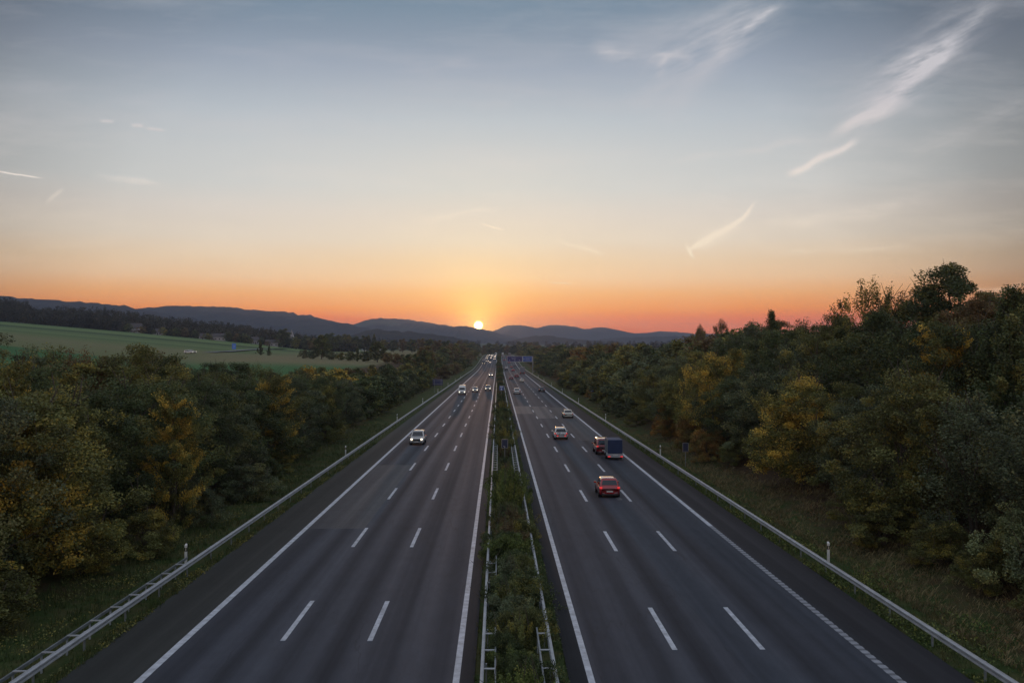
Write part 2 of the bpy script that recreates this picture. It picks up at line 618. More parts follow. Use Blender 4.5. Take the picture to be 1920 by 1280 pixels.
def asphalt(name, base, worn, rough, tracks, marks=True):
    m_ = bpy.data.materials.new(name)
    m_.use_nodes = True
    t = NT(m_.node_tree)
    pos = t.new('ShaderNodeNewGeometry').outputs['Position']
    px, py, pz = t.sep(pos)
    long_ = t.noise(t.comb(t.m('MULTIPLY', px, .85), t.m('MULTIPLY', py, .004), 0.), 1., 3, .55)
    long2 = t.noise(t.comb(t.m('MULTIPLY', px, 3.2), t.m('MULTIPLY', py, .02), 2.), 1., 3, .55)
    blot = t.noise(t.comb(px, t.m('MULTIPLY', py, .25), 0.), .35, 5, .6)
    fine = t.noise(pos, 45., 3, .8)
    f = t.m('ADD', t.maprange(long_, .38, .62, 0., 1.), t.m('MULTIPLY', t.m('SUBTRACT', long2, .5), .5))
    f = t.m('ADD', f, t.m('MULTIPLY', t.m('SUBTRACT', blot, .5), .6), clamp=True)
    if tracks:
        # each lane: two dark rubbered wheel tracks, a paler middle
        lx = t.m('MODULO', t.m('ADD', t.m('ABSOLUTE', t.m('SUBTRACT', px, tracks[0])), .0), tracks[1])
        lx = t.m('DIVIDE', lx, tracks[1])
        tr = t.m('COSINE', t.m('MULTIPLY', lx, 4 * math.pi))
        f = t.m('ADD', t.m('MULTIPLY', f, .5), t.m('MULTIPLY', t.maprange(tr, -1., 1., 0., 1.), .5), clamp=True)
    c_ = t.mix(f, base, worn)
    g = t.maprange(fine, .25, .75, .78, 1.22)
    c_ = t.mix(1., c_, t.comb(g, g, g), 'MULTIPLY')
    mot = t.maprange(t.noise(t.comb(px, t.m('MULTIPLY', py, .3), 5.), 1.6, 6, .75), .3, .7, .84, 1.16)
    c_ = t.mix(1., c_, t.comb(mot, mot, mot), 'MULTIPLY')
    seam = t.m('ABSOLUTE', t.m('SUBTRACT', t.m('MODULO', t.m('ADD', py, t.m('MULTIPLY', blot, .8)), 46.), 23.))
    c_ = t.mix(t.maprange(seam, .0, .12, .45, 0.), c_, L(.015, .015, .017))
    vor = t.new('ShaderNodeTexVoronoi', feature='DISTANCE_TO_EDGE')
    t.put(vor.inputs['Vector'], t.vm('ADD', t.comb(px, t.m('MULTIPLY', py, .35), 0.), t.vm('SCALE', t.comb(blot, long2, 0.), s=2.5)))
    vor.inputs['Scale'].default_value = .16
    crack = t.m('MULTIPLY', t.maprange(vor.outputs[0], .0, .0045, 1., 0.), .5)
    c_ = t.mix(crack, c_, L(.02, .02, .022))
    p = t.new('ShaderNodeBsdfPrincipled')
    t.put(p.inputs['Base Color'], c_)
    t.put(p.inputs['Roughness'], t.maprange(f, 0., 1., rough, rough - .12))
    p.inputs['Specular IOR Level'].default_value = .28
    bp = t.new('ShaderNodeBump')
    bp.inputs['Strength'].default_value = .35
    bp.inputs['Distance'].default_value = .01
    t.l.new(fine, bp.inputs['Height'])
    t.l.new(bp.outputs[0], p.inputs['Normal'])
    o = t.new('ShaderNodeOutputMaterial')
    t.l.new(p.outputs[0], o.inputs[0])
    return m_


A_L = asphalt('asphalt_left', L(.020, .0230, .031), L(.060, .068, .088), .82, (-1.5, 3.75))
A_R = asphalt('asphalt_right', L(.020, .0230, .031), L(.060, .068, .088), .82, (3.34, 3.68))
A_SL = asphalt('asphalt_shoulder_left', L(.026, .029, .027), L(.038, .041, .038), .85, None)
A_SR = asphalt('asphalt_shoulder_right', L(.019, .020, .024), L(.028, .029, .035), .85, None)
A_ED = asphalt('asphalt_median_edge', L(.015, .016, .019), L(.024, .025, .030), .9, None)
A_P = asphalt('asphalt_patch', L(.070, .071, .078), L(.10, .10, .108), .75, None)
A_P2 = asphalt('asphalt_patch_dim', L(.050, .051, .058), L(.072, .073, .080), .75, None)

YE = 1900
strip('road', -12.9, -1.45, -60, YE, .012, A_L)
strip('road', 3.3, 14.4, -60, YE, .012, A_R)
strip('hard_shoulder', -15.7, -12.9, -60, YE, .012, A_SL)
strip('hard_shoulder', 14.4, 16.95, -60, YE, .012, A_SR)
strip('road_edge', -1.45, -.85, -60, YE, .012, A_ED)
strip('road_edge', 2.55, 3.3, -60, YE, .012, A_ED)
strip('road_patch', 3.45, 6.9, 175, 200, .016, A_P)
strip('road_patch', 7.05, 10.4, 163, 199, .016, A_P)
strip('road_patch', 10.55, 14.2, 122, 196, .016, A_P2)
strip('road_patch', -12.7, -8.9, 61.5, 96, .016, A_P2)
strip('road_patch', 9.5, 9.9, 73, 74.3, .017, A_P)

PAINT = mat('white_road_paint', L(.50, .52, .56), .6, noise=.4, nscale=2.2)
PAINT2 = mat('worn_road_paint', L(.47, .49, .53), .65, noise=.45, nscale=2.)


def markings():
    # solid edge lines
    for (x, wd) in ((-12.81, .30), (-1.5, .24), (3.34, .24)):
        o = strip('edge_line', x - wd / 2, x + wd / 2, 0, 1650, .020, PAINT)
    strip('edge_line', 14.37 - .15, 14.37 + .15, 62, 1650, .020, PAINT)
    mb = MB()
    y = 10.
    while y < 62:
        mb.add([(14.22, y, .026), (14.52, y, .026), (14.52, y + .33, .026), (14.22, y + .33, .026)], [(0, 1, 2, 3)])
        y += .56
    tag(mb.build('rumble_line', mat('rumble_paint', L(.30, .31, .34), .65, noise=.3, nscale=4.)), kind='structure')
    strip('edge_line', 14.24, 14.50, 0, 62, .020, mat('faded_road_paint', L(.16, .165, .18), .7, noise=.4, nscale=5.))
    # dashes 6 m long every 18 m
    for (x, ph, m_) in ((-8.77, 37.7, PAINT), (-5.22, 37.6, PAINT2), (6.98, 36.3, PAINT), (10.46, 36.3, PAINT2)):
        mb = MB()
        k = -2
        while ph + 18 * k < 1500:
            y = ph + 18 * k
            k += 1
            if y < 0:
                continue
            n = 1 if y < 560 else 2
            for j in range(n):
                ya, yb = y + 6 * j / n, y + 6 * (j + 1) / n
                za, zb = float(zroad(ya)) + .021, float(zroad(yb)) + .021
                mb.add([(x - .105, ya, za), (x + .105, ya, za), (x + .105, yb, zb), (x - .105, yb, zb)], [(0, 1, 2, 3)])
        tag(mb.build('lane_dashes', m_), kind='structure')


markings()

STEEL = mat('galvanised_steel', L(.42, .44, .46), .6, metal=.4, noise=.22, nscale=2.)
STEEL_D = mat('weathered_steel', L(.24, .26, .27), .55, metal=.5, noise=.3, nscale=3.)


def wbeam(mb, x, side, y0, y1, zc=.62):
    """W-profile guard rail beam, opening away from the traffic; side = +1 when the road is at smaller x"""
    prof = [(0.02, -.155), (.0, -.12), (-.095, -.10), (-.095, -.055), (.0, -.015), (.0, .015), (-.095, .055), (-.095, .10), (0., .12), (.02, .155)]
    ys = sorted(set([y0, y1] + [y for y in list(range(0, 560, 20)) + list(range(560, 1700, 20)) if y0 < y < y1]))
    n = len(prof)
    vs = []
    for y in ys:
        z = float(zroad(y))
        for (a, b) in prof:
            vs.append((x + side * a, y, z + zc + b))
    off_ = len(vs)
    for y in ys:
        z = float(zroad(y))
        for (a, b) in prof:
            vs.append((x + side * (a + .006), y, z + zc + b))
    fs = []
    for i in range(len(ys) - 1):
        for k in range(n - 1):
            q = (i * n + k, i * n + k + 1, (i + 1) * n + k + 1, (i + 1) * n + k)
            fs.append(q)
            fs.append(tuple(off_ + a for a in q)[::-1])
        for k in (0, n - 1):
            fs.append((i * n + k, (i + 1) * n + k, off_ + (i + 1) * n + k, off_ + i * n + k))
    mb.add(vs, fs)


def guard_rail(x, side, y0, y1, label, group, double=None, step=4., zc=.62):
    root = empty('guard_rail', (x, y0, 0))
    tag(root, label, 'guard rail', group)

    def rel(mb):
        mb.v = [(a - x, b - y0, c_) for a, b, c_ in mb.v]
        return mb
    mb = MB()
    wbeam(mb, x, side, y0, y1, zc)
    rel(mb).build('beam', STEEL, root)
    far = MB()
    n = 0
    y = y0 + .7
    while y < y1:
        z = float(zroad(y))
        b = far if n >= 95 else MB()
        px_ = x + side * .10
        # sigma post and spacer bracket
        b.box((px_, y, z + .33), (.055, .10, .80))
        b.box((x + side * .04, y, z + zc), (.09, .12, .08))
        if n < 95:
            rel(b).build('post', STEEL_D, root)
        n += 1
        y += step
    if far.v:
        o = rel(far).build('distant_posts', STEEL_D, root)
        o['kind'] = 'stuff'
    if double:
        for (a, b_, gap) in double:
            mb = MB()
            x2 = x + side * gap
            mb.box((x2, (a + b_) / 2, zc + .05), (.06, b_ - a, .12))
            rel(mb).build('rear_rail', STEEL_D, root)
            y = a + .15
            while y < b_:
                mb = MB()
                mb.box((x + side * gap / 2, y, zc + .118), (gap, .10, .035))
                mb.box((x2 + side * .0, y, .27), (.05, .08, .66))
                rel(mb).build('crossbar', STEEL, root)
                y += 2.
    return root


G_R = 'guard rails along the motorway'
guard_rail(-16.25, -1, 4, 1500, 'long steel guard rail left of the oncoming lanes, double at its near end', G_R, [(8, 50, .52)])
guard_rail(17.3, 1, 4, 1500, 'long steel guard rail along the right hard shoulder below the wooded bank', G_R)
guard_rail(-.52, 1, 4, 1500, 'steel guard rail on the left side of the planted median', G_R, [(20, 37, .42), (44, 50, .42), (86, 112, .42)])
guard_rail(1.95, -1, 4, 1500, 'steel guard rail on the right side of the planted median', G_R, [(28, 37, .40), (43, 51, .40), (86, 108, .40)])

# ------------------------------------------------------------------ delineator posts
WHITE = mat('white_plastic', L(.75, .75, .73), .5, noise=.1)
BLACK = mat('black_plastic', L(.02, .02, .022), .5)
REFL = mat('reflector', L(.8, .75, .6), .2, metal=.4)


def delineator():
    root = empty('delineator_post')
    mb = MB()
    mb.add([(-.06, -.045, 0), (.06, -.045, 0), (.045, .05, 0), (-.045, .05, 0), (-.06, -.045, .72), (.06, -.045, .72), (.045, .05, .74), (-.045, .05, .74)],
           [(3, 2, 1, 0), (0, 1, 5, 4), (1, 2, 6, 5), (2, 3, 7, 6), (3, 0, 4, 7)])
    mb.build('post', WHITE, root)
    mb = MB()
    mb.add([(-.063, -.048, .72), (.063, -.048, .72), (.048, .053, .72), (-.048, .053, .72), (-.063, -.048, .93), (.063, -.048, .93), (.048, .053, .97), (-.048, .053, .97)],
           [(0, 1, 5, 4), (1, 2, 6, 5), (2, 3, 7, 6), (3, 0, 4, 7), (3, 2, 1, 0), (4, 5, 6, 7)])
    o = mb.build('black_band', BLACK, root)
    mb = MB()
    mb.box((0, -.052, .83), (.05, .006, .16))
    mb.box((0, .056, .83), (.05, .006, .16))
    mb.build('reflector', REFL, root)
    mb = MB()
    mb.add([(-.06, -.045, .93), (.06, -.045, .93), (.045, .05, .97), (-.045, .05, .97), (-.06, -.045, 1.06), (.06, -.045, 1.06), (.045, .05, 1.14), (-.045, .05, 1.14)],
           [(0, 1, 5, 4), (1, 2, 6, 5), (2, 3, 7, 6), (3, 0, 4, 7), (4, 5, 6, 7)])
    mb.build('cap', WHITE, root)
    return root


ORD = ['nearest', 'second', 'third', 'fourth', 'fifth', 'sixth', 'seventh', 'eighth', 'ninth', 'tenth', 'eleventh', 'twelfth']
dl = delineator()
first = True
for side, xx in (('left', -17.35), ('right', 18.55)):
    for k in range(8):
        o = dl if first else dup(dl)
        first = False
        y = 51.5 + 53.5 * k
        o.location = (xx, y, gz(xx, y))
        o.scale = (1.15, 1.15, 1.0)
        if k == 0:
            lb = 'white roadside post with a black band behind the %s guard rail, closest to the viewer' % side
        else:
            lb = '%s white roadside post with black band along the %s guard rail, counted from the viewer' % (ORD[k], side)
        tag(o, lb, 'delineator post', 'white roadside posts behind the guard rails')

# ------------------------------------------------------------------ signs
BLUE = mat('sign_blue', L(.025, .08, .32), .5)
BLUE_SHADE = mat('sign_blue_shaded', L(.018, .03, .07), .5)  # sign blue darkened to hold the shade on the boards
SIGNBACK = mat('sign_back_grey', L(.06, .065, .075), .5, metal=.3)
RED = mat('sign_red', L(.5, .03, .03), .5)
SWHITE = mat('sign_white', L(.75, .75, .75), .5)
POLE = mat('sign_pole', L(.30, .31, .32), .45, metal=.7)


def small_sign(x, y, wd, hgt, zb, label, face, marks=(), beacon=False, frame=True):
    root = empty('road_sign', (x, y, gz(x, y)))
    mb = MB()
    mb.tube([(0, .03, 0), (0, .03, zb + hgt)], [.038, .038], 8)
    mb.build('pole', POLE, root)
    mb = MB()
    mb.box((0, 0, zb + hgt / 2), (wd, .03, hgt))
    pn = mb.build('sign_panel', face, root)
    if frame:
        mb = MB()
        t_ = .045
        for (cx, cz, sx, sz) in ((0, zb + hgt + t_ / 2, wd + 2 * t_, t_), (0, zb - t_ / 2, wd + 2 * t_, t_), (-wd / 2 - t_ / 2, zb + hgt / 2, t_, hgt), (wd / 2 + t_ / 2, zb + hgt / 2, t_, hgt)):
            mb.box((cx, 0, cz), (sx, .06, sz))
        mb.build('frame', POLE, root)
    for i, (cx, cz, sx, sz) in enumerate(marks):
        pass
    if marks:
        mb = MB()
        for (cx, cz, sx, sz) in marks:
            mb.box((cx * wd, -.02, zb + cz * hgt), (sx * wd, .006, sz * hgt))
        mb.build('symbol', SWHITE, pn)
    if beacon:
        mb = MB()
        mb.box((0, -.03, .75), (.26, .02, .9))
        bc = mb.build('beacon_board', SWHITE, root)
        mb = MB()
        for k in range(3):
            z0 = .36 + .3 * k
            mb.add([(-.13, -.044, z0), (.13, -.044, z0 + .16), (.13, -.044, z0 + .29), (-.13, -.044, z0 + .13)], [(0, 1, 2, 3)])
        mb.build('red_stripes', RED, bc)
    tag(root, label, 'road sign')
    return root


MK = [(0, .84, .7, .10), (0, .66, .7, .09), (-.05, .30, .22, .26), (.14, .36, .10, .14), (0, .08, .5, .06)]
small_sign(.70, 97, .60, .85, 1.72, 'dark rectangular sign with a pale frame on a pole in the planted median', BLUE_SHADE, [(0, .12, .12, .10), (-.2, .2, .1, .05)])
small_sign(19.2, 94, .52, .85, 1.62, 'dark rectangular sign on a pole in front of the rusty bushes of the right bank', BLUE_SHADE)
small_sign(.85, 236, 1.05, 1.15, 2.0, 'square blue sign above a red and white board in the median', BLUE, MK, True)
small_sign(22.6, 222, .82, 1.1, 2.0, 'square blue sign above a red and white board in the brown bushes on the right', BLUE, MK, True)
# back of a wide sign on the left
root = empty('road_sign', (-17.6, 268, 0))
for s in (-1, 1):
    mb = MB()
    mb.tube([(s * 1.0, 0, 0), (s * 1.0, 0, 3.9)], [.05, .05], 8)
    mb.build('pole', POLE, root)
mb = MB()
mb.box((0, .05, 3.0), (2.9, .04, 1.75))
mb.build('sign_panel', mat('sign_back_blue', L(.03, .04, .12), .5), root)
mb = MB()
for z in (2.5, 3.5):
    mb.box((0, .01, z), (2.8, .04, .07))
mb.build('bracket', POLE, root)
tag(root, 'wide dark sign seen from behind, on two poles beyond the left guard rail', 'road sign')

# gantry sign
YG = 512
root = empty('sign_gantry', (19.3, YG, 0))
tag(root, 'blue cantilever gantry sign over the right carriageway, far down the road', 'gantry sign')
mb = MB()
mb.box((0, 0, 4.8), (.45, .45, 9.6))
mb.build('mast', POLE, root)
mb = MB()
for z in (9.3, 7.9):
    mb.box((-7.1, .1, z), (14.3, .28, .25))
for k in range(9):
    mb.box((-.8 - 1.6 * k, .1, 8.6), (.12, .2, 1.3))
mb.build('cantilever_arm', POLE, root)
for (x0, x1, m_) in ((-14.3, -5.75, mat('sign_blue_gantry', L(.035, .035, .14), .5)), (-5.6, -.4, BLUE)):
    mb = MB()
    mb.box(((x0 + x1) / 2, -.15, 7.95), (x1 - x0, .08, 3.1))
    pn = mb.build('sign_panel', m_, root)
    mb = MB()
    for (cx, cz, sx, sz) in ((0, 9.45, x1 - x0, .1), (0, 6.45, x1 - x0, .1)):
        mb.box(((x0 + x1) / 2, -.2, cz), (sx, .02, sz))
    mb.box((x0 + .05, -.2, 7.95), (.1, .02, 2.9))
    mb.box((x1 - .05, -.2, 7.95), (.1, .02, 2.9))
    mb.build('panel_border', SWHITE, pn)
    mb = MB()
    rr = random.Random(5)
    if x1 < -5:
        for (cx, cz, sx) in ((-10.6, 8.7, 2.6), (-10.6, 8.0, 2.2), (-12.9, 7.2, .5), (-10.0, 7.2, .5), (-7.4, 7.2, .5)):
            mb.box((cx, -.2, cz), (sx, .02, .18 if sx > 1 else .45))
    else:
        mb.add([(-5.2, -.2, 8.4), (-4.55, -.2, 7.9), (-5.2, -.2, 7.4)], [(0, 1, 2)])
        for (cx, cz, sx) in ((-2.6, 8.6, 3.0), (-2.9, 7.9, 2.4), (-2.7, 7.2, 2.8)):
            mb.box((cx, -.2, cz), (sx, .02, .17))
    mb.build('lettering', mat('dim_lettering', L(.35, .36, .45), .5), pn)

# ------------------------------------------------------------------ vehicles
GLASS = mat('car_glass', L(.012, .016, .022), .08, spec=.8)
TYRE = mat('tyre', L(.018, .018, .018), .85)
RIM = mat('rim', L(.32, .32, .33), .35, metal=.8)
TRIM = mat('dark_trim', L(.02, .02, .022), .55)
PLATE = mat('number_plate', L(.62, .62, .58), .5)
HEADL = mat('headlight_lit', L(.9, .88, .8), .2, emit=L(1, .82, .60), estr=2.4)
HEADF = mat('headlight_far_bloom', L(.9, .88, .8), .2, emit=L(1, .80, .62), estr=9.)  # distant headlights: emission raised to stand in for their bloom
TAILL = mat('taillight_lit', L(.5, .02, .02), .2, emit=L(1, .06, .06), estr=.55)
TAILO = mat('taillight_dim', L(.38, .02, .02), .2, emit=L(1, .05, .04), estr=.12)


def paint(name, c_, rough=.32, metal=.0):
    return mat('car_paint_' + name, c_, rough * .7, metal, coat=1.)


PT = {
    'red': paint('red', L(.36, .010, .014)), 'white': paint('white', L(.70, .69, .66)), 'silver': paint('silver', L(.52, .51, .49), .3),
    'black': paint('black', L(.012, .012, .014)), 'grey': paint('grey', L(.12, .125, .13), .35, .3), 'dark red': paint('dark_red', L(.20, .010, .016)),
    'cream': paint('cream', L(.62, .58, .48)), 'blue': paint('blue', L(.02, .05, .16)),
}


def rrect(hx, y0, y1, r, n=4):
    """rounded rectangle ring (ccw) in plan"""
    pts = []
    for (cx, cy, a0) in ((hx - r, y0 + r, -90), (hx - r, y1 - r, 0), (-hx + r, y1 - r, 90), (-hx + r, y0 + r, 180)):
        for k in range(n + 1):
            a = R(a0 + 90 * k / n)
            pts.append((cx + r * math.cos(a), cy + r * math.sin(a)))
    return pts


def body_mesh(stations, cabin):
    """stations: (y, halfwidth, zbottom, ztop); cabin: (yrb, yrt, yft, yfb, zbelt, ztop, wb, wt)"""
    mb = MB()
    rings = []
    for (y, hw, zb, zt) in stations:
        h = zt - zb
        half = [(0, zb), (.72 * hw, zb), (.95 * hw, zb + .12 * h), (1.0 * hw, zb + .38 * h), (1.0 * hw, zb + .62 * h), (.965 * hw, zb + .86 * h), (.88 * hw, zb + .98 * h), (.45 * hw, zt + .015), (0, zt + .02)]
        ring = [(x, y, z) for x, z in half] + [(-x, y, z) for x, z in half[-2:0:-1]]
        rings.append(ring)
    n = len(rings[0])
    vs = [p for r_ in rings for p in r_]
    fs = []
    for i in range(len(rings) - 1):
        for k in range(n):
            fs.append((i * n + k, i * n + (k + 1) % n, (i + 1) * n + (k + 1) % n, (i + 1) * n + k))
    fs.append(tuple(range(n)))
    fs.append(tuple((len(rings) - 1) * n + k for k in range(n))[::-1])
    mb.add(vs, fs)
    yrb, yrt, yft, yfb, zb, zt, wb, wt = cabin
    r0 = rrect(wb, yrb, yfb, .16)
    r1 = rrect(wt + .02, yrt - .03, yft + .05, .16)
    r2 = rrect(wt - .05, yrt + .06, yft - .06, .16)
    r3 = rrect(wt - .25, yrt + .3, yft - .3, .1)
    ringz = [(r0, zb - .06), (r1, zt - .07), (r2, zt - .005), (r3, zt + .02)]
    n = len(r0)
    vs = []
    for ring, z in ringz:
        vs += [(a, b, z) for a, b in ring]
    fs = []
    for i in range(3):
        for k in range(n):
            fs.append((i * n + k, i * n + (k + 1) % n, (i + 1) * n + (k + 1) % n, (i + 1) * n + k))
    fs.append(tuple(3 * n + k for k in range(n)))
    mb.add(vs, fs)
    return mb


def pane(mb, a, b, c_, d_, off_):
    a, b, c_, d_ = map(Vector, (a, b, c_, d_))
    nrm = (b - a).cross(d_ - a).normalized() * off_
    inner = [p - nrm * .6 for p in (a, b, c_, d_)]
    outer = [p + nrm for p in (a, b, c_, d_)]
    mb.add(inner + outer, [(4, 5, 6, 7), (0, 1, 5, 4), (1, 2, 6, 5), (2, 3, 7, 6), (3, 0, 4, 7)])


def lerp3(a, b, t):
    return tuple(x + (y - x) * t for x, y in zip(a, b))


def make_car(kind, name, Lc, Wc, Hc, colour, head=False, tail=None, roof_bars=False):
    """one vehicle, forward = +y; returns its root with body, glass, lights, wheels"""
    root = empty(name)
    hl, hw = Lc / 2, Wc / 2
    if kind == 'hatch':
        belt = .92
        st = [(-hl, .80 * hw, .34, .74), (-hl + .06, .92 * hw, .24, .86), (-hl + .22, .98 * hw, .20, belt), (-.5 * hl, hw, .19, belt + .02), (0, hw, .19, belt), (.45 * hl, hw, .19, belt - .01),
              (.72 * hl, .98 * hw, .20, .84), (hl - .18, .93 * hw, .20, .72), (hl - .05, .84 * hw, .24, .60), (hl, .72 * hw, .30, .50)]
        cab = (-hl + .12, -hl + .48, .13 * hl, .50 * hl, belt, Hc, .93 * hw, .74 * hw)
    elif kind == 'wagon':
        belt = .98
        st = [(-hl, .82 * hw, .36, .80), (-hl + .07, .93 * hw, .26, .92), (-hl + .25, .98 * hw, .22, belt), (-.5 * hl, hw, .21, belt + .02), (0, hw, .21, belt), (.42 * hl, hw, .21, belt - .01),
              (.70 * hl, .98 * hw, .21, .92), (hl - .18, .94 * hw, .21, .82), (hl - .05, .86 * hw, .25, .70), (hl, .76 * hw, .32, .55)]
        cab = (-hl + .12, -hl + .45, .10 * hl, .44 * hl, belt, Hc, .93 * hw, .76 * hw)
    elif kind == 'sedan':
        belt = .90
        st = [(-hl, .80 * hw, .34, .72), (-hl + .08, .92 * hw, .24, .86), (-hl + .3, .97 * hw, .20, .90), (-.55 * hl, hw, .19, .91), (0, hw, .19, belt), (.42 * hl, hw, .19, belt - .01),
              (.70 * hl, .98 * hw, .20, .82), (hl - .18, .93 * hw, .20, .70), (hl - .05, .84 * hw, .24, .58), (hl, .72 * hw, .30, .48)]
        cab = (-.62 * hl, -.40 * hl, .10 * hl, .42 * hl, belt, Hc, .92 * hw, .70 * hw)
    else:  # van / mpv
        belt = 1.12 if kind == 'van' else 1.02
        st = [(-hl, .90 * hw, .34, belt - .12), (-hl + .05, .97 * hw, .26, belt), (-hl + .3, hw, .24, belt), (-.5 * hl, hw, .22, belt), (0, hw, .22, belt), (.5 * hl, hw, .22, belt),
              (.76 * hl, .98 * hw, .22, belt - .06), (hl - .2, .95 * hw, .22, belt - .24), (hl - .05, .88 * hw, .26, .74), (hl, .80 * hw, .34, .58)]
        if kind == 'van':
            cab = (-hl + .05, -hl + .12, .42 * hl, .72 * hl, belt, Hc, .97 * hw, .86 * hw)
        else:
            cab = (-hl + .08, -hl + .30, .34 * hl, .64 * hl, belt, Hc, .95 * hw, .80 * hw)
    body = body_mesh(st, cab).build('body', PT[colour], root, smooth=True)
    yrb, yrt, yft, yfb, zb, zt, wb, wt = cab
    z1 = zt - .07
    # corner lines of the glasshouse
    RB = {s: (s * wb, yrb, zb - .06) for s in (-1, 1)}
    RT = {s: (s * (wt + .02), yrt - .03, z1) for s in (-1, 1)}
    FB = {s: (s * wb, yfb, zb - .06) for s in (-1, 1)}
    FT = {s: (s * (wt + .02), yft + .05, z1) for s in (-1, 1)}
    lo, hi = .16, .93

    def facept(A, B, Ct, Dt, u, v):
        return lerp3(lerp3(A, B, u), lerp3(Ct, Dt, u), v)
    hi_f = hi if kind != 'van' else .62
    mb = MB()
    pane(mb, facept(FB[-1], FB[1], FT[-1], FT[1], .92, lo), facept(FB[-1], FB[1], FT[-1], FT[1], .08, lo), facept(FB[-1], FB[1], FT[-1], FT[1], .1, hi_f), facept(FB[-1], FB[1], FT[-1], FT[1], .9, hi_f), .012)
    mb.build('windshield', GLASS, root)
    mb = MB()
    pane(mb, facept(RB[-1], RB[1], RT[-1], RT[1], .08, lo + .1), facept(RB[-1], RB[1], RT[-1], RT[1], .92, lo + .1), facept(RB[-1], RB[1], RT[-1], RT[1], .90, hi - .03), facept(RB[-1], RB[1], RT[-1], RT[1], .10, hi - .03), .012)
    mb.build('rear_window', GLASS, root)
    spans = ((.10, .36), (.39, .63), (.66, .90)) if kind != 'van' else ((.80, .94),)
    for s in (-1, 1):
        for (u0, u1) in spans:
            mb = MB()
            P_ = [facept(RB[s], FB[s], RT[s], FT[s], u0, lo + .02), facept(RB[s], FB[s], RT[s], FT[s], u1, lo + .02), facept(RB[s], FB[s], RT[s], FT[s], u1, hi_f), facept(RB[s], FB[s], RT[s], FT[s], u0, hi_f)]
            if s < 0:
                P_ = P_[::-1]
            pane(mb, *P_, .010)
            mb.build('side_window', GLASS, root)
    # lamps
    zh = {'hatch': .66, 'sedan': .62, 'wagon': .74, 'mpv': .80, 'van': .82}[kind]
    zl = {'hatch': .84, 'sedan': .78, 'wagon': .90, 'mpv': 1.0, 'van': .95}[kind]
    for s in (-1, 1):
        mb = MB()
        mb.tube([(s * .68 * hw, hl - .16, zh), (s * .68 * hw, hl - .02, zh)], [.15, .125], 10)
        mb.v = [(a, b, zh + (c_ - zh) * .72) for a, b, c_ in mb.v]
        mb.build('headlight', HEADL if head else RIM, root)
        mb = MB()
        vs = []
        mb.box((s * .84 * hw, -hl + .06, zl - .02), (.20, .16, .14))
        mb.build('taillight', {'on': TAILL, None: TAILO}[tail], root)
    mb = MB()
    mb.box((0, hl - .03, zh - .03), (1.05 * hw, .10, .16))
    mb.build('grille', TRIM, root)
    for (yy, zz, sg) in ((hl + .03, .42, 1), (-hl - .02, .52, -1)):
        mb = MB()
        mb.box((0, yy - sg * .02, zz), (.52, .03, .11))
        mb.build('number_plate', PLATE, root)
    mb = MB()
    mb.box((0, -hl + .07, .28), (1.5 * hw, .14, .12))
    mb.build('rear_bumper_skirt', TRIM, root)
    mb = MB()
    mb.box((0, 0, .23), (1.66 * hw, 1.84 * hl, .10))
    mb.build('underbody', TRIM, root)
    for s in (-1, 1):
        mb = MB()
        mb.box((s * (hw + .09), yfb - .30, zb + .04), (.20, .10, .14))
        mb.box((s * (hw - .02), yfb - .30, zb - .0), (.10, .05, .05))
        mb.build('side_mirror', PT[colour], root)
    if roof_bars:
        for s in (-1, 1):
            mb = MB()
            mb.tube([(s * (wt - .04), yrt + .1, zt - .0), (s * (wt - .04), yrt + .25, zt + .06), (s * (wt - .04), yft - .3, zt + .06), (s * (wt - .04), yft - .1, zt)], [.018] * 4, 6)
            mb.build('roof_bar', TRIM, root)
    rw = .32 if kind != 'van' else .35
    for s in (-1, 1):
        for yw in (-.62 * hl, .62 * hl):
            mb = MB()
            mb.tube([(s * (hw - .17), yw, rw), (s * (hw - .15), yw, rw), (s * (hw + .0), yw, rw), (s * (hw + .02), yw, rw)], [rw - .03, rw, rw, rw - .03], 20)
            wh = mb.build('wheel', TYRE, root, smooth=False)
            mb = MB()
            for k in range(5):
                a = 2 * math.pi * k / 5
                mb.add([(s * (hw + .03), yw + .04 * math.cos(a + 1.5), rw + .04 * math.sin(a + 1.5)), (s * (hw + .03), yw + .04 * math.cos(a - 1.5), rw + .04 * math.sin(a - 1.5)),
                        (s * (hw + .03), yw + .20 * math.cos(a - .18), rw + .20 * math.sin(a - .18)), (s * (hw + .03), yw + .20 * math.cos(a + .18), rw + .20 * math.sin(a + .18))], [(0, 1, 2, 3)])
            mb.tube([(s * (hw + .021), yw, rw), (s * (hw + .028), yw, rw)], [.06, .05], 10)
            mb.build('rim', RIM, wh)
            mb = MB()
            mb.tube([(s * (hw - .28), yw, rw + .03), (s * (hw + .006), yw, rw + .03)], [rw + .06, rw + .06], 20)
            mb.build('wheel_arch', TRIM, root)
    return root


def recolour(root, colour):
    for ch in root.children:
        if ch.name.startswith(('body', 'side_mirror')):
            ch.material_slots[0].link = 'OBJECT'
            ch.material_slots[0].material = PT[colour]


def put(root, x, y, rz=0., dz=.0):
    root.location = (x, y, float(zroad(y)) + .012)
    root.rotation_euler = (math.atan(float(zroad(y + 5) - zroad(y - 5)) / 10) * (1 if abs(rz) < 1 else -1), 0, rz)
    return root


G_A, G_B = 'oncoming vehicles on the left carriageway', 'vehicles driving away on the right carriageway'
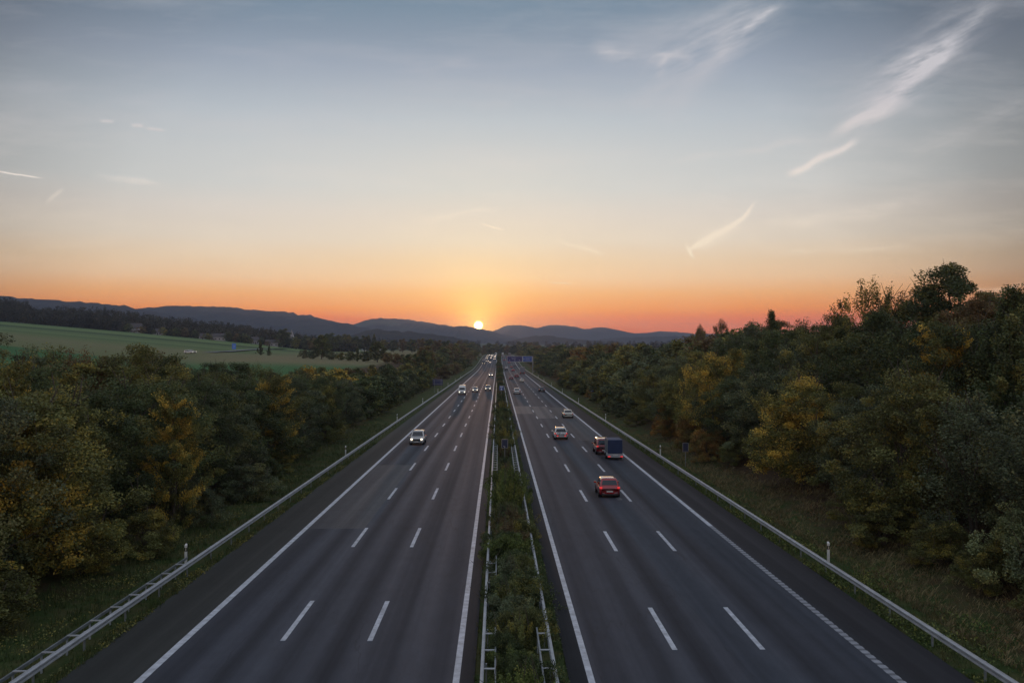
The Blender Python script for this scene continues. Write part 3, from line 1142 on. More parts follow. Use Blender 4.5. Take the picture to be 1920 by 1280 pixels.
# prototypes = the nearest vehicle of each kind
hatch = put(make_car('hatch', 'hatchback_car', 3.75, 1.70, 1.50, 'red', tail='on'), 9.0, 75.9)
tag(hatch, 'small red hatchback driving away, nearest car to the viewer', 'car', G_B)
mpv = put(make_car('mpv', 'minivan', 4.6, 1.86, 1.80, 'dark red', tail='on'), 12.15, 107.3)
tag(mpv, 'red minivan towing the blue box trailer in the right-hand lane', 'minivan', G_B)
whatch = put(make_car('hatch', 'hatchback_car', 4.3, 1.84, 1.56, 'white', tail='on', roof_bars=True), 8.45, 125.5)
tag(whatch, 'white hatchback with a dark bicycle carried on its tail rack', 'car', G_B)
sedan = put(make_car('sedan', 'saloon_car', 4.5, 1.80, 1.44, 'cream'), 12.5, 165.5)
tag(sedan, 'cream saloon car ahead of the red minivan, beside the pale road patch', 'car', G_B)
wagon = put(make_car('wagon', 'estate_car', 4.5, 1.84, 1.66, 'silver', head=True, roof_bars=True), -10.3, 118.5, math.pi)
tag(wagon, 'silver estate car with lit headlights, nearest of the oncoming cars', 'car', G_A)
van = put(make_car('van', 'delivery_van', 5.6, 2.0, 2.6, 'white', head=True), -9.95, 255.5, math.pi)
tag(van, 'tall white van with lit headlights by the left edge line', 'van', G_A)


def again(src, x, y, rz, colour, label, cat='car', head=None, tail=None, sc=1.):
    o = dup(src)
    put(o, x, y, rz)
    o.scale = (sc, sc, sc)
    recolour(o, colour)
    for ch in o.children:
        if ch.name.startswith('headlight') and head is not None:
            ch.material_slots[0].link = 'OBJECT'
            ch.material_slots[0].material = (HEADF if y > 400 else HEADL) if head else RIM
        if ch.name.startswith('taillight'):
            ch.material_slots[0].link = 'OBJECT'
            ch.material_slots[0].material = TAILL if tail else TAILO
    tag(o, label, cat, G_A if abs(rz) > 1 else G_B)
    return o


PI = math.pi
again(hatch, -6.75, 272, PI, 'white', 'small white car with bright headlights in the middle oncoming lane beside the van', head=True)
again(wagon, -3.1, 281, PI, 'silver', 'pale oncoming car with bright headlights next to the median, level with the van', head=True)
again(sedan, -3.55, 453, PI, 'silver', 'lone oncoming car with headlights in the median lane, behind the three nearest', head=True)
again(hatch, -9.3, 800, PI, 'black', 'dark oncoming car with two bright lamps just behind the distant truck', head=True)
# distant queue of headlights over the crest
rr = random.Random(11)
qspots = [(-11, 880), (-7.1, 905), (-3.4, 860), (-11.1, 960), (-7.0, 985), (-3.3, 940), (-10.9, 1040), (-7.1, 1065), (-3.4, 1010), (-11, 1110), (-3.4, 1085), (-7.1, 1135), (-6.9, 770), (-3.3, 1150), (-10.9, 1175)]
for i, (x, y) in enumerate(sorted(qspots, key=lambda q: q[1])):
    lane = {-11: 'outer', -7: 'middle', -3: 'median'}[int(round(x)) if round(x) != -4 else -3]
    src = [sedan, hatch, wagon][i % 3]
    again(src, x, y, PI, rr.choice(['silver', 'grey', 'white', 'black']),
          '%s tiny headlit car from the viewer in the distant oncoming queue, in the %s lane' % (ORD[i] if i < 12 else ['thirteenth', 'fourteenth', 'fifteenth'][i - 12], lane), head=True)

for (src, x, y, colr, tl, lb) in [
    (sedan, 12.9, 273, 'black', None, 'black car by the right edge line, well ahead of the cream saloon'),
    (wagon, 5.25, 258.5, 'white', None, 'white car in the lane next to the median, level with the white van opposite'),
    (hatch, 9.2, 357, 'cream', None, 'pale car in the middle lane between the white median-lane car and the dark pair ahead'),
    (hatch, 5.6, 393, 'dark red', None, 'dark red car in the median lane, left one of a pair side by side'),
    (wagon, 8.6, 427, 'dark red', None, 'dark red car in the middle lane, slightly ahead of its neighbour in the median lane'),
    (hatch, 9.1, 560, 'red', 'on', 'red car in the middle lane left of the grey box truck'),
    (sedan, 5.4, 590, 'black', None, 'dark car in the median lane, nearer of two close together before the gantry sign'),
    (wagon, 5.4, 625, 'silver', None, 'silver car in the median lane just in front of a dark car near the gantry'),
    (hatch, 9.4, 650, 'dark red', 'on', 'distant dark red car in the middle lane below the gantry sign'),
    (sedan, 12.6, 690, 'grey', 'on', 'distant grey car in the outer lane under the right gantry panel'),
    (hatch, 9.3, 760, 'red', 'on', 'bright red car with lit tail lamps directly beneath the gantry sign'),
    (sedan, 5.5, 830, 'dark red', 'on', 'tiny dark red car in the median lane beyond the gantry'),
    (wagon, 12.4, 850, 'white', 'on', 'tiny white car in the outer lane beyond the gantry'),
    (hatch, 9.2, 930, 'red', 'on', 'tiny red car in the middle lane far beyond the gantry'),
    (sedan, 5.4, 1000, 'silver', 'on', 'tiny silver car near the crest in the median lane'),
]:
    again(src, x, y, 0., colr, lb, tail=tl)


def make_truck(name, boxcol, cabcol, box=(2.5, 7.5, 2.75), head=False):
    root = empty(name)
    mb = MB()
    mb.box((0, -1.1, .72), (.9, 8.6, .22))
    mb.build('chassis', TRIM, root)
    mb = MB()
    mb.box((0, -1.4, 1.0 + box[2] / 2), (box[0], box[1], box[2]))
    bx = mb.build('cargo_box', boxcol, root)
    mb = MB()
    mb.box((-.62, -1.4 - box[1] / 2 - .02, 1.0 + box[2] / 2), (1.16, .04, box[2] - .2))
    mb.box((.62, -1.4 - box[1] / 2 - .02, 1.0 + box[2] / 2), (1.16, .04, box[2] - .2))
    mb.build('rear_door', boxcol, bx)
    mb = MB()
    r0 = rrect(1.2, 2.55, 4.45, .2)
    r1 = rrect(1.12, 2.6, 4.0, .2)
    n = len(r0)
    vs = [(a, b, .5) for a, b in r0] + [(a, b, 1.5) for a, b in r0] + [(a, b, 2.9) for a, b in r1]
    fs = [(i * n + k, i * n + (k + 1) % n, (i + 1) * n + (k + 1) % n, (i + 1) * n + k) for i in range(2) for k in range(n)] + [tuple(2 * n + k for k in range(n))]
    mb.add(vs, fs)
    mb.build('cab', cabcol, root)
    mb = MB()
    pane(mb, (1.0, 4.44, 1.55), (-1.0, 4.44, 1.55), (-.95, 4.13, 2.5), (.95, 4.13, 2.5), .02)
    mb.build('windshield', GLASS, root)
    for s in (-1, 1):
        mb = MB()
        mb.box((s * .85, 4.46, .85), (.32, .06, .2))
        mb.build('headlight', HEADL if head else RIM, root)
        mb = MB()
        mb.box((s * 1.0, -5.2, .85), (.3, .08, .16))
        mb.build('taillight', TAILO if head else TAILL, root)
        for yw in (3.5, -2.6, -3.8):
            mb = MB()
            mb.tube([(s * .85, yw, .5), (s * 1.2, yw, .5)], [.5, .5], 18)
            wh = mb.build('wheel', TYRE, root)
            mb = MB()
            mb.tube([(s * 1.2, yw, .5), (s * 1.21, yw, .5)], [.26, .24], 12)
            mb.build('rim', RIM, wh)
    mb = MB()
    mb.box((0, -5.2, .6), (2.3, .1, .12))
    mb.build('rear_bar', TRIM, root)
    return root


BOXW = mat('truck_box_white', L(.55, .54, .52), .5, noise=.08)
BOXG = mat('truck_box_grey', L(.20, .20, .22), .55, noise=.15)
tr = put(make_truck('box_truck', BOXG, PT['grey']), 12.9, 493)
tag(tr, 'grey box truck with a pale top edge in the right lane before the gantry sign', 'truck', G_B)
t2 = dup(tr)
put(t2, -11.6, 735, PI)
for ch in t2.children:
    if ch.name.startswith('headlight'):
        ch.material_slots[0].link = 'OBJECT'
        ch.material_slots[0].material = HEADL
tag(t2, 'oncoming dark truck near the left guard rail in the distance', 'truck', G_A)
t3 = put(make_truck('box_truck', BOXW, PT['white'], head=True), -2.95, 1190, PI)
tag(t3, 'tiny white truck at the crest beside the median, oncoming', 'truck', G_A)
t4 = dup(t3)
put(t4, 5.6, 1120, 0)
tag(t4, 'tiny white truck at the crest right of the median, driving away', 'truck', G_B)
t5 = dup(tr)
put(t5, 12.6, 1010, 0)
tag(t5, 'tiny grey truck in the outer lane behind the gantry sign', 'truck', G_B)

# trailer
TARP = mat('blue_tarpaulin', L(.010, .030, .090), .6, noise=.2, nscale=2., bump=.1)
TARPS = mat('grey_tarpaulin', L(.10, .125, .145), .6, noise=.2, nscale=2., bump=.1)
root = empty('box_trailer', (12.75, 101.5, .012))
mb = MB()
r_ = .06
mb.box((0, 0, 1.45), (1.62, 3.0, 1.50), 0)
mb.mi[2] = 0
tp = mb.build('tarpaulin_cover', [TARP, TARPS], root)
for i, p in enumerate(tp.data.polygons):
    p.material_index = 1 if abs(p.normal.x) > .5 else 0
bv = tp.modifiers.new('bevel', 'BEVEL')
bv.width = .06
bv.segments = 3
mb = MB()
mb.box((0, 0, .56), (1.68, 3.1, .26))
mb.build('load_bed', STEEL, root)
mb = MB()
mb.tube([(0, 1.5, .46), (0, 2.75, .46)], [.05, .04], 8)
mb.build('drawbar', STEEL_D, root)
mb = MB()
mb.box((0, -1.6, .40), (1.6, .08, .16))
bar = mb.build('lamp_bar', STEEL, root)
for s in (-1, 1):
    mb = MB()
    mb.box((s * .68, -1.65, .40), (.26, .05, .13))
    mb.build('taillight', TAILL, root)
    mb = MB()
    mb.tube([(s * .72, 0, .31), (s * .92, 0, .31)], [.31, .31], 18)
    wh = mb.build('wheel', TYRE, root)
    mb = MB()
    mb.tube([(s * .92, 0, .31), (s * .93, 0, .31)], [.17, .15], 12)
    mb.build('rim', RIM, wh)
    mb = MB()
    for k in range(6):
        a0, a1 = PI * k / 6, PI * (k + 1) / 6
        mb.add([(s * .70, .4 * math.cos(a0), .31 + .4 * math.sin(a0)), (s * .97, .4 * math.cos(a0), .31 + .4 * math.sin(a0)), (s * .97, .4 * math.cos(a1), .31 + .4 * math.sin(a1)), (s * .70, .4 * math.cos(a1), .31 + .4 * math.sin(a1))], [(0, 1, 2, 3)])
    mb.build('mudguard', TRIM, root)
mb = MB()
mb.box((0, -1.66, .55), (.5, .02, .11))
mb.build('number_plate', PLATE, root)
tag(root, 'box trailer under a blue tarpaulin towed by the red minivan', 'trailer', None)

# bicycle and rack behind the white hatchback
yb = 125.5 - 2.15
rack = empty('bicycle_rack', (8.45, yb - .35, .012))
mb = MB()
mb.box((0, 0, .55), (1.25, .10, .06))
mb.box((0, -.25, .55), (1.25, .06, .05))
for s in (-.3, .3):
    mb.box((s, .0, .52), (.05, .9, .05))
    mb.tube([(s, -.1, .55), (s, .05, 1.35)], [.02, .02], 6)
mb.build('frame', STEEL_D, rack)
mb = MB()
mb.box((0, -.36, .58), (1.35, .04, .18))
lb_ = mb.build('lamp_board', mat('lamp_board_white', L(.5, .5, .5), .5), rack)
for s in (-1, 1):
    mb = MB()
    mb.box((s * .52, -.39, .58), (.22, .03, .14))
    mb.build('taillight', TAILL, lb_)
tag(rack, 'tail rack with a red-lamped light board on the white hatchback', 'bicycle rack')
bk = empty('bicycle', (8.45, yb - .5, .62))
for s in (-.50, .50):
    mb = MB()
    pts = [(s + .31 * math.cos(a), 0, .33 + .31 * math.sin(a)) for a in [2 * PI * k / 20 for k in range(21)]]
    mb.tube(pts, [.022] * 21, 5, cap=False)
    for k in range(6):
        a = PI * k / 6
        mb.tube([(s - .3 * math.cos(a), 0, .33 - .3 * math.sin(a)), (s + .3 * math.cos(a), 0, .33 + .3 * math.sin(a))], [.004, .004], 4)
    mb.build('wheel', TYRE, bk)
mb = MB()
for (a, b) in (((-.5, .33), (-.08, .30)), ((-.08, .30), (-.22, .78)), ((-.22, .78), (.34, .82)), ((-.08, .30), (.36, .74)), ((-.5, .33), (-.20, .70)), ((.34, .90), (.50, .33))):
    mb.tube([(a[0], 0, a[1]), (b[0], 0, b[1])], [.02, .02], 6)
mb.build('frame', mat('bicycle_frame_dark', L(.02, .03, .03), .4), bk)
mb = MB()
mb.box((-.24, 0, .86), (.26, .13, .05))
mb.build('saddle', TRIM, bk)
mb = MB()
mb.tube([(.34, -.25, .95), (.36, 0, .93), (.34, .25, .95)], [.015] * 3, 6)
mb.build('handlebar', TRIM, bk)
tag(bk, 'dark bicycle carried across the tail of the white hatchback', 'bicycle')

# ------------------------------------------------------------------ hills
HILL = bpy.data.materials.new('wooded_hill')
HILL.use_nodes = True
t = NT(HILL.node_tree)
pos = t.new('ShaderNodeNewGeometry').outputs['Position']
n1 = t.noise(pos, .012, 6, .7)
n2 = t.noise(pos, .0016, 3, .5)
c_ = t.mix(t.maprange(n1, .35, .65), L(.012, .015, .012), L(.040, .040, .026))
c_ = t.mix(t.maprange(n2, .62, .66), c_, L(.055, .065, .035))
p = t.new('ShaderNodeBsdfPrincipled')
t.put(p.inputs['Base Color'], c_)
p.inputs['Roughness'].default_value = 1.
p.inputs['Specular IOR Level'].default_value = 0.
o = t.new('ShaderNodeOutputMaterial')
t.l.new(p.outputs[0], o.inputs[0])


def ridge(name, pts, D, front=1400, back=900, seed=0, bump=3.0, foot=0.):
    rng = np.random.default_rng(seed)
    px = np.array([a for a, b in pts], float)
    py = np.array([b for a, b in pts], float)
    # extend both ends down
    n = int((px[-1] - px[0]) / F_PX * D / (9 + D * .002)) + 2
    n = min(n, 620)
    us = np.linspace(px[0], px[-1], n)
    ys_ = np.interp(us, px, py)
    k = max(3, n // 60)
    ker = np.hanning(k + 2)[1:-1]
    ker /= ker.sum()
    pad = np.pad(ys_, (k, k), mode='edge')
    ys_ = np.convolve(pad, ker, mode='same')[k:-k]
    crest = H_CAM + (660 - ys_) * D / F_PX
    X = (us - 934) / F_PX * D
    rows = np.concatenate([np.linspace(-1, 0, 15), np.linspace(.15, 1, 6)])
    V = []
    mnd = np.cumsum(rng.normal(size=n)) * .02
    for r_ in rows:
        hgt = .5 + .5 * math.cos(math.pi * r_)
        hgt = hgt ** .8
        yy = D + (r_ * front if r_ < 0 else r_ * back) + mnd * 60
        zz = foot + (crest - foot) * hgt
        und = np.convolve(rng.normal(size=n + 40), np.hanning(31) / 8, mode='same')[20:-20] * 5 * (1 - hgt)
        zz = zz + und + rng.normal(size=n) * bump * (.6 if hgt < .999 else 1.) * hgt
        V.append(np.stack([X * (yy / D) if False else X + 0 * yy, yy + 0 * X, zz], -1))
    V = np.array(V)
    nr = len(rows)
    idx = np.arange(nr * n).reshape(nr, n)
    Fc = np.stack([idx[:-1, :-1], idx[:-1, 1:], idx[1:, 1:], idx[1:, :-1]], -1).reshape(-1, 4)
    me = bpy.data.meshes.new(name)
    me.from_pydata(V.reshape(-1, 3).tolist(), [], Fc.tolist())
    return tag(link(name, me, HILL), kind='structure')


ridge('hills', [(-500, 548), (-200, 550), (0, 557), (60, 561), (100, 565), (150, 569), (210, 573), (260, 580), (300, 587), (360, 600), (480, 640)], 4200, 1300, 800, 1, 6.5, 20)
ridge('hills', [(150, 600), (285, 581), (340, 576), (400, 576), (450, 579), (500, 584), (540, 587), (580, 594), (620, 602), (660, 609), (700, 620), (780, 640)], 5200, 1500, 900, 2, 6.5, 20)
ridge('hills', [(560, 640), (640, 618), (668, 611), (690, 601), (712, 597), (745, 598), (780, 602), (810, 606), (850, 613), (868, 611), (880, 612), (890, 616), (905, 618), (925, 622), (990, 640)], 6600, 1500, 900, 3, 4.5, 30)
ridge('hills', [(840, 640), (900, 626), (925, 620), (945, 611), (960, 609), (985, 611), (1003, 616), (1018, 611), (1040, 609), (1070, 612), (1095, 618), (1105, 615), (1120, 613), (1145, 617), (1180, 625), (1210, 624),
                (1232, 621), (1260, 622), (1300, 626), (1420, 625), (1600, 624), (1900, 622), (2400, 620)], 8200, 1600, 900, 4, 2.5, 30)
ridge('hills', [(660, 640), (680, 624), (700, 619), (740, 621), (800, 626), (850, 632), (900, 644)], 3300, 700, 500, 5, 3.0, 20)
ridge('hills', [(1080, 645), (1140, 634), (1200, 632), (1280, 630), (1400, 628), (1600, 630), (2200, 625)], 6000, 900, 700, 6, 2.5, 30)
ridge('hills', [(930, 648), (970, 636), (1000, 629), (1030, 630), (1080, 637), (1130, 640), (1200, 650)], 4500, 700, 500, 7, 2.5, 25)


# ------------------------------------------------------------------ trees
def crown_arrays(rng, H, Rr, z0, K, per, leaf, cr, shape, flat=0., up=None):
    """leaf clumps through the volume of an uneven crown; returns corners, tone, clump centres"""
    ph = rng.uniform(0, 2 * np.pi, 6)
    cents = []
    while len(cents) < K:
        t_ = rng.uniform(0, 1)
        if shape == 'oval':
            pr = (max(0., 1 - (2 * t_ - .9) ** 2 / 1.25)) ** .5
        elif shape == 'bush':
            pr = (max(0., 1 - (t_ * .98) ** 2.2)) ** .5 * (.8 + .2 * min(1, t_ * 4))
        elif shape == 'cone':
            pr = (1 - t_) ** .75 * .95 + .05
        elif shape == 'fan':
            pr = .45 + .6 * t_ if t_ < .75 else .9 * (1 - t_) / .25 * .9 + .12
        elif shape == 'spray':
            pr = (max(0., 1 - (t_ * .95) ** 1.8)) ** .6
        a = rng.uniform(0, 2 * np.pi)
        lob = 1 + .22 * np.sin(2 * a + ph[0] + 3 * t_) + .16 * np.sin(3 * a + ph[1] - 5 * t_) + .12 * np.sin(5 * a + ph[2] + 7 * t_)
        rad = pr * lob * (rng.uniform(0, 1) ** .42)
        z = z0 + (H - z0) * t_ * (1 + .10 * np.sin(2 * a + ph[3]))
        cents.append((Rr * rad * np.cos(a), Rr * rad * np.sin(a), z, a))
    cents = np.array(cents)
    P, T = [], []
    for (x, y, z, a) in cents:
        n = int(per * rng.uniform(.6, 1.4))
        q = rng.normal(size=(n, 3))
        q /= np.linalg.norm(q, axis=1, keepdims=True) + 1e-9
        q *= (rng.uniform(0, 1, (n, 1)) ** .45)
        c1 = cr * rng.uniform(.65, 1.35)
        if shape == 'spray':
            q = q * np.array([1.35, .85, .55]) * c1
            droop = -.12 * np.abs(q[:, 0]) ** 1.3
            ca, sa = np.cos(a), np.sin(a)
            q = np.stack([q[:, 0] * ca - q[:, 1] * sa, q[:, 0] * sa + q[:, 1] * ca, q[:, 2] + droop + .5 * q[:, 0]], -1)
        elif shape in ('fan', 'cone'):
            q = q * np.array([.6, .6, 1.35]) * c1
            out = np.array([x, y, 0]) / max(Rr, .1) * .5
            q = q + out * (q[:, 2:3])
        else:
            q = q * np.array([1., 1., .8]) * c1
        P.append(q + np.array([x, y, z]))
        base = rng.uniform(.15, .85)
        T.append(np.clip(base + rng.normal(size=n) * .16, 0, 1))
    P = np.concatenate(P)
    T = np.concatenate(T)
    keep = P[:, 2] > .05
    P, T = P[keep], T[keep]
    V = leaf_quads(P, leaf, rng, flat=flat, up=up)
    return V, T, cents


def trunk_mb(rng, H, Rr, z0, cents, r0, stems=1, twigs=0):
    mb = MB()
    ends = []
    for s in range(stems):
        a = rng.uniform(0, 2 * np.pi)
        lean = .12 * Rr * (1 if stems > 1 else .3)
        p0 = Vector((0, 0, -.3))
        top = Vector((lean * math.cos(a) * 2, lean * math.sin(a) * 2, z0 + (H - z0) * .72))
        mid = p0.lerp(top, .5) + Vector((rng.normal() * .12, rng.normal() * .12, 0))
        mb.tube([p0, p0.lerp(mid, .5), mid, mid.lerp(top, .5), top], [r0, r0 * .8, r0 * .6, r0 * .38, r0 * .12], 7)
        sel = rng.choice(len(cents), min(len(cents), 16 if stems == 1 else 9), replace=False)
        for i in sel:
            x, y, z, _ = cents[i]
            tt_ = max(.2, min(.95, (z - .9) / max(top.z, 1) * .8))
            st = p0.lerp(top, tt_)
            e = Vector((x, y, z))
            ends.append(e)
            mb.tube([st, st.lerp(e, .5) + Vector((0, 0, -.05 * (e - st).length)), e], [r0 * .32, r0 * .2, r0 * .05], 5)
    for k in range(twigs):
        q = ends[rng.integers(len(ends))]
        e = q + Vector((rng.normal() * .4, rng.normal() * .4, rng.uniform(.4, 1.3)))
        mb.tube([q - (e - q) * .03, e], [.020, .009], 4)
    return mb


PROTO = {}


def proto(key, seed, H, Rr, z0, K, per, leaf, cr, shape, r0=.12, stems=1, twigs=0, flat=0., up=None):
    rng = np.random.default_rng(seed)
    V, T, cents = crown_arrays(rng, H, Rr, z0, K, per, leaf, cr, shape, flat, up)
    cm = quads_mesh('crown', V, T)
    cm.materials.append(LEAF['dark green'])
    tm = trunk_mb(rng, H, Rr, z0, cents, r0, stems, twigs).build('trunk', None, me_only=True)
    tm.materials.append(BARK)
    PROTO[key] = (cm, tm, H, Rr)


# near versions, fine leaves
proto('round_a', 1, 7.0, 2.9, .7, 180, 220, 0.105, 0.5, 'oval', stems=3, r0=.09, twigs=45)
proto('round_b', 2, 7.0, 2.6, .6, 170, 220, 0.1, 0.48, 'oval', stems=2, r0=.10, twigs=30)
proto('bush_a', 3, 4.0, 2.5, .15, 110, 220, 0.11, 0.46, 'bush', stems=4, r0=.05, twigs=30)
proto('bush_b', 4, 4.0, 2.3, .1, 100, 220, 0.12, 0.44, 'bush', stems=4, r0=.05, twigs=20)
proto('spray_a', 5, 7.0, 3.0, .6, 150, 200, 0.12, 0.5, 'spray', stems=2, r0=.10, flat=.3, twigs=25)
proto('spray_b', 6, 6.0, 2.6, .4, 120, 200, 0.13, 0.5, 'spray', stems=3, r0=.08, flat=.3, twigs=20)
proto('spiky_a', 7, 8.0, 2.3, .8, 150, 220, 0.12, 0.48, 'cone', stems=1, r0=.14, twigs=10)
proto('fan_a', 8, 6.5, 2.4, .8, 140, 140, 0.1, 0.5, 'fan', stems=4, r0=.06, twigs=70)
proto('tall_a', 9, 10., 3.3, 1.8, 200, 230, 0.14, 0.58, 'oval', stems=1, r0=.20, twigs=60)
proto('tall_b', 19, 9., 3.4, 1.2, 200, 220, .14, .56, 'bush', stems=1, r0=.20, twigs=50)
proto('low_a', 10, 1.5, 1.6, .02, 60, 190, 0.085, .34, 'bush', stems=4, r0=.02)
proto('low_b', 11, 1.5, 1.5, .02, 50, 190, 0.08, .32, 'fan', stems=4, r0=.02, twigs=20)
# far versions, coarser leaf clumps
proto('far_round', 21, 7.0, 2.9, .6, 80, 60, .38, .66, 'oval', stems=1, r0=.12)
proto('far_bush', 22, 4.0, 2.5, .1, 60, 60, .34, .55, 'bush', stems=2, r0=.06)
proto('far_fan', 23, 7.0, 2.2, .5, 70, 50, .32, .62, 'fan', stems=2, r0=.08, twigs=16)
proto('far_cone', 24, 9.0, 2.4, .6, 80, 60, .36, .6, 'cone', stems=1, r0=.14)
proto('far_tall', 25, 11., 4.0, 1.5, 110, 60, .48, .9, 'oval', stems=1, r0=.25)

TREES = []
PNAME = {'round': 'broadleaf_tree', 'bush': 'bush', 'spray': 'hornbeam_tree', 'spiky': 'alder_tree', 'fan': 'willow_tree', 'tall': 'broadleaf_tree', 'low': 'median_shrub', 'cone': 'conifer_tree'}
SHAPE_W = {'round': 'round', 'bush': 'bushy', 'spray': 'layered', 'spiky': 'pointed', 'fan': 'feathery', 'tall': 'broad', 'low': 'low', 'cone': 'conical'}


def tree(key, x, y, top, colour, where, wide=1., rz=None, z=None, label=None, name=None, cat=None, group=None, rnd=random.Random(77)):
    """top = height of the tree above its own ground"""
    cm, tm, H, Rr = PROTO[key]
    kind = [k for k in key.split('_') if k in PNAME][0]
    z = gz(x, y) if z is None else z
    root = empty(name or PNAME[kind], (x, y, z - .05), rnd.uniform(0, 6.28) if rz is None else rz)
    s = top / H
    sw = s * wide * rnd.uniform(.92, 1.1)
    root.scale = (sw, sw * rnd.uniform(.9, 1.1), s)
    tk = bpy.data.objects.new('trunk' if kind not in ('low', 'bush') else 'stems', tm)
    cr = bpy.data.objects.new('crown' if kind not in ('low', 'bush') else 'foliage', cm)
    for o in (tk, cr):
        C.objects.link(o)
        o.parent = root
    cr.material_slots[0].link = 'OBJECT'
    cr.material_slots[0].material = LEAF[colour]
    c_ = cat or ('bush' if kind in ('bush', 'low') else 'tree')
    TREES.append(dict(o=root, x=x, y=y, h=top, colour=colour, kind=kind, where=where, cat=c_, label=label, group=group))
    return root


rt = random.Random(2024)


def jit(a):
    return rt.uniform(-a, a)


# ---- right bank -------------------------------------------------------------
def skyline_r(y):
    return float(np.interp(y, [20, 60, 90, 130, 200, 300, 420, 600, 1300], [15.2, 16.0, 16.9, 15.9, 14.9, 13.9, 13.2, 12.6, 16.5]))


ROWS_R = [  # x, share of the skyline height reached by the tops, spacing, where, kinds, colours
    (22.8, .18, 5.2, 'at the foot of the right bank', ['bush_a', 'bush_b', 'bush_a'], ['grey green', 'olive', 'dark green', 'rusty orange', 'pale green', 'olive']),
    (25.6, .60, 6.0, 'low on the right bank', ['round_a', 'round_b', 'fan_a', 'spray_a', 'round_a'], ['dark green', 'grey green', 'olive', 'olive', 'grey green', 'olive', 'golden yellow']),
    (32.2, .79, 6.6, 'halfway up the right bank', ['round_b', 'fan_a', 'round_a', 'spiky_a'], ['dark green', 'grey green', 'olive', 'dark green', 'olive', 'dark green', 'grey green']),
    (38.2, .90, 7.0, 'high on the right bank', ['round_a', 'fan_a', 'tall_a', 'round_b'], ['olive', 'dark green', 'grey green', 'dark green', 'russet brown']),
    (44.2, .97, 7.2, 'on the crest of the right bank', ['round_a', 'tall_a', 'fan_a', 'round_b'], ['dark green', 'olive', 'grey green', 'dark green', 'russet brown']),
]
for ri, (rx, fr, sp, where, keys, cols) in enumerate(ROWS_R):
    y = max(26 + ri * 3, rx / .62 - 4)
    k = ri
    while y < 330:
        x = rx + jit(1.2)
        g0 = gz(x, y)
        topz = skyline_r(y) * fr * rt.uniform(.82, 1.08)
        h = max(1.8, topz - g0)
        if ri == 0 and rt.random() < .35:
            k += 1
            y += sp
            continue
        key = keys[(k * 7 + ri) % len(keys)] if rt.random() < .7 else rt.choice(keys)
        if y > 150:
            key = {'bush_a': 'far_bush', 'bush_b': 'far_bush', 'spray_b': 'far_bush', 'round_a': 'far_round', 'round_b': 'far_round', 'spray_a': 'far_round', 'fan_a': 'far_fan', 'spiky_a': 'far_cone', 'tall_a': 'far_round'}[key]
        tree(key, x, y, h, rt.choice(cols), where, wide=min(1.5, max(.85, 1.15 * (sp + 1.5) / 2 / (PROTO[key][3] * h / PROTO[key][2]))))
        k += 1
        y += sp * rt.uniform(.85, 1.15) * (1 if y < 120 else (1.4 if y < 200 else 1.9))
# named trees the photo singles out
tree('tall_b', 41.8, 85, 11.2, 'dark green', 'crest', wide=1.3, label='tall dark round-headed tree, the highest on the right skyline')
tree('fan_a', 35.5, 87, 11.5, 'olive', 'crest', wide=.9, label='olive tree with a loose fine-twigged top, left of the tallest skyline tree')
tree('spiky_a', 33.2, 58.5, 10.4, 'dark green', 'crest', wide=1.15, label='dark pointed tree at the right edge of the picture, breaking the skyline')
tree('spray_a', 31.4, 64, 9.4, 'golden yellow', 'high', wide=.9, label='orange and gold tree below the tallest skyline tree on the right')
tree('spray_a', 26.4, 54, 7.4, 'olive', 'mid', wide=1., label='yellowish olive tree in front of the orange and gold tree')
tree('spiky_a', 39.5, 132, 9.6, 'dark green', 'crest', wide=1.25, label='small dark spiky tree standing alone at the left end of the right skyline')
tree('spray_a', 30.5, 118, 8.2, 'golden yellow', 'mid', wide=1., label='tall golden tree on the right bank above the rusty bushes')
tree('bush_a', 22.8, 108, 3.6, 'rusty orange', 'foot', wide=1.2, label='rusty orange bush on the right bank directly behind the dark sign')
tree('bush_b', 23.2, 122, 3.8, 'rusty orange', 'foot', wide=1.1, label='second rusty orange bush on the right, just past the dark sign')
tree('spray_b', 25.8, 150, 5.5, 'golden yellow', 'foot', label='golden orange bush on the right level with the cream saloon')
tree('bush_a', 23.6, 225, 3.4, 'rusty orange', 'foot', wide=1.3, label='brown-orange bush around the blue square sign on the right')
tree('bush_b', 24.6, 42.5, 3.6, 'pale green', 'foot', wide=1., label='pale green bush at the lower right, lighter than its neighbours')
for i, (x, y) in enumerate([(46, 188), (44, 200), (47, 214)]):
    tree('fan_a', x, y, 9.5 - i * .6, 'russet brown', 'crest', wide=.8, label='%s of three bare purple-brown twiggy trees on the right skyline' % ['nearest', 'middle', 'farthest'][i])
# farther right side
for where, xs_, hh in (('beside the right guard rail far down the road', 24.5, (3.5, 5.5)), ('behind the roadside bushes on the right, far down the road', 31, (6, 8.5)), ('in the belt of trees right of the gantry', 41, (7, 9.5))):
    y = 335 + jit(8)
    while y < 1250:
        h = rt.uniform(*hh) * (1 if y < 600 else 1.2)
        x = xs_ + jit(2.) + (0 if y < 560 else 1.5)
        key = rt.choice(['far_round', 'far_fan', 'far_round', 'far_bush']) if h > 5.5 else rt.choice(['far_bush', 'far_round'])
        tree(key, x, y, h, rt.choice(['dark green', 'olive', 'russet brown', 'grey green', 'dark green', 'rusty orange' if y < 450 else 'olive']), where, wide=1.5)
        y += rt.uniform(14, 22) * (1 if y < 600 else 2.6)
for i, (x, y, h) in enumerate([(27.3, 398, 9.2), (29.0, 402, 10), (30.9, 406, 9.4)]):
    tree('far_cone', x, y, h + 1, 'dark green', 'trio', wide=.75, label='%s of three dark pointed trees right of the gantry sign' % ['left', 'middle', 'right'][i], name='poplar_tree')

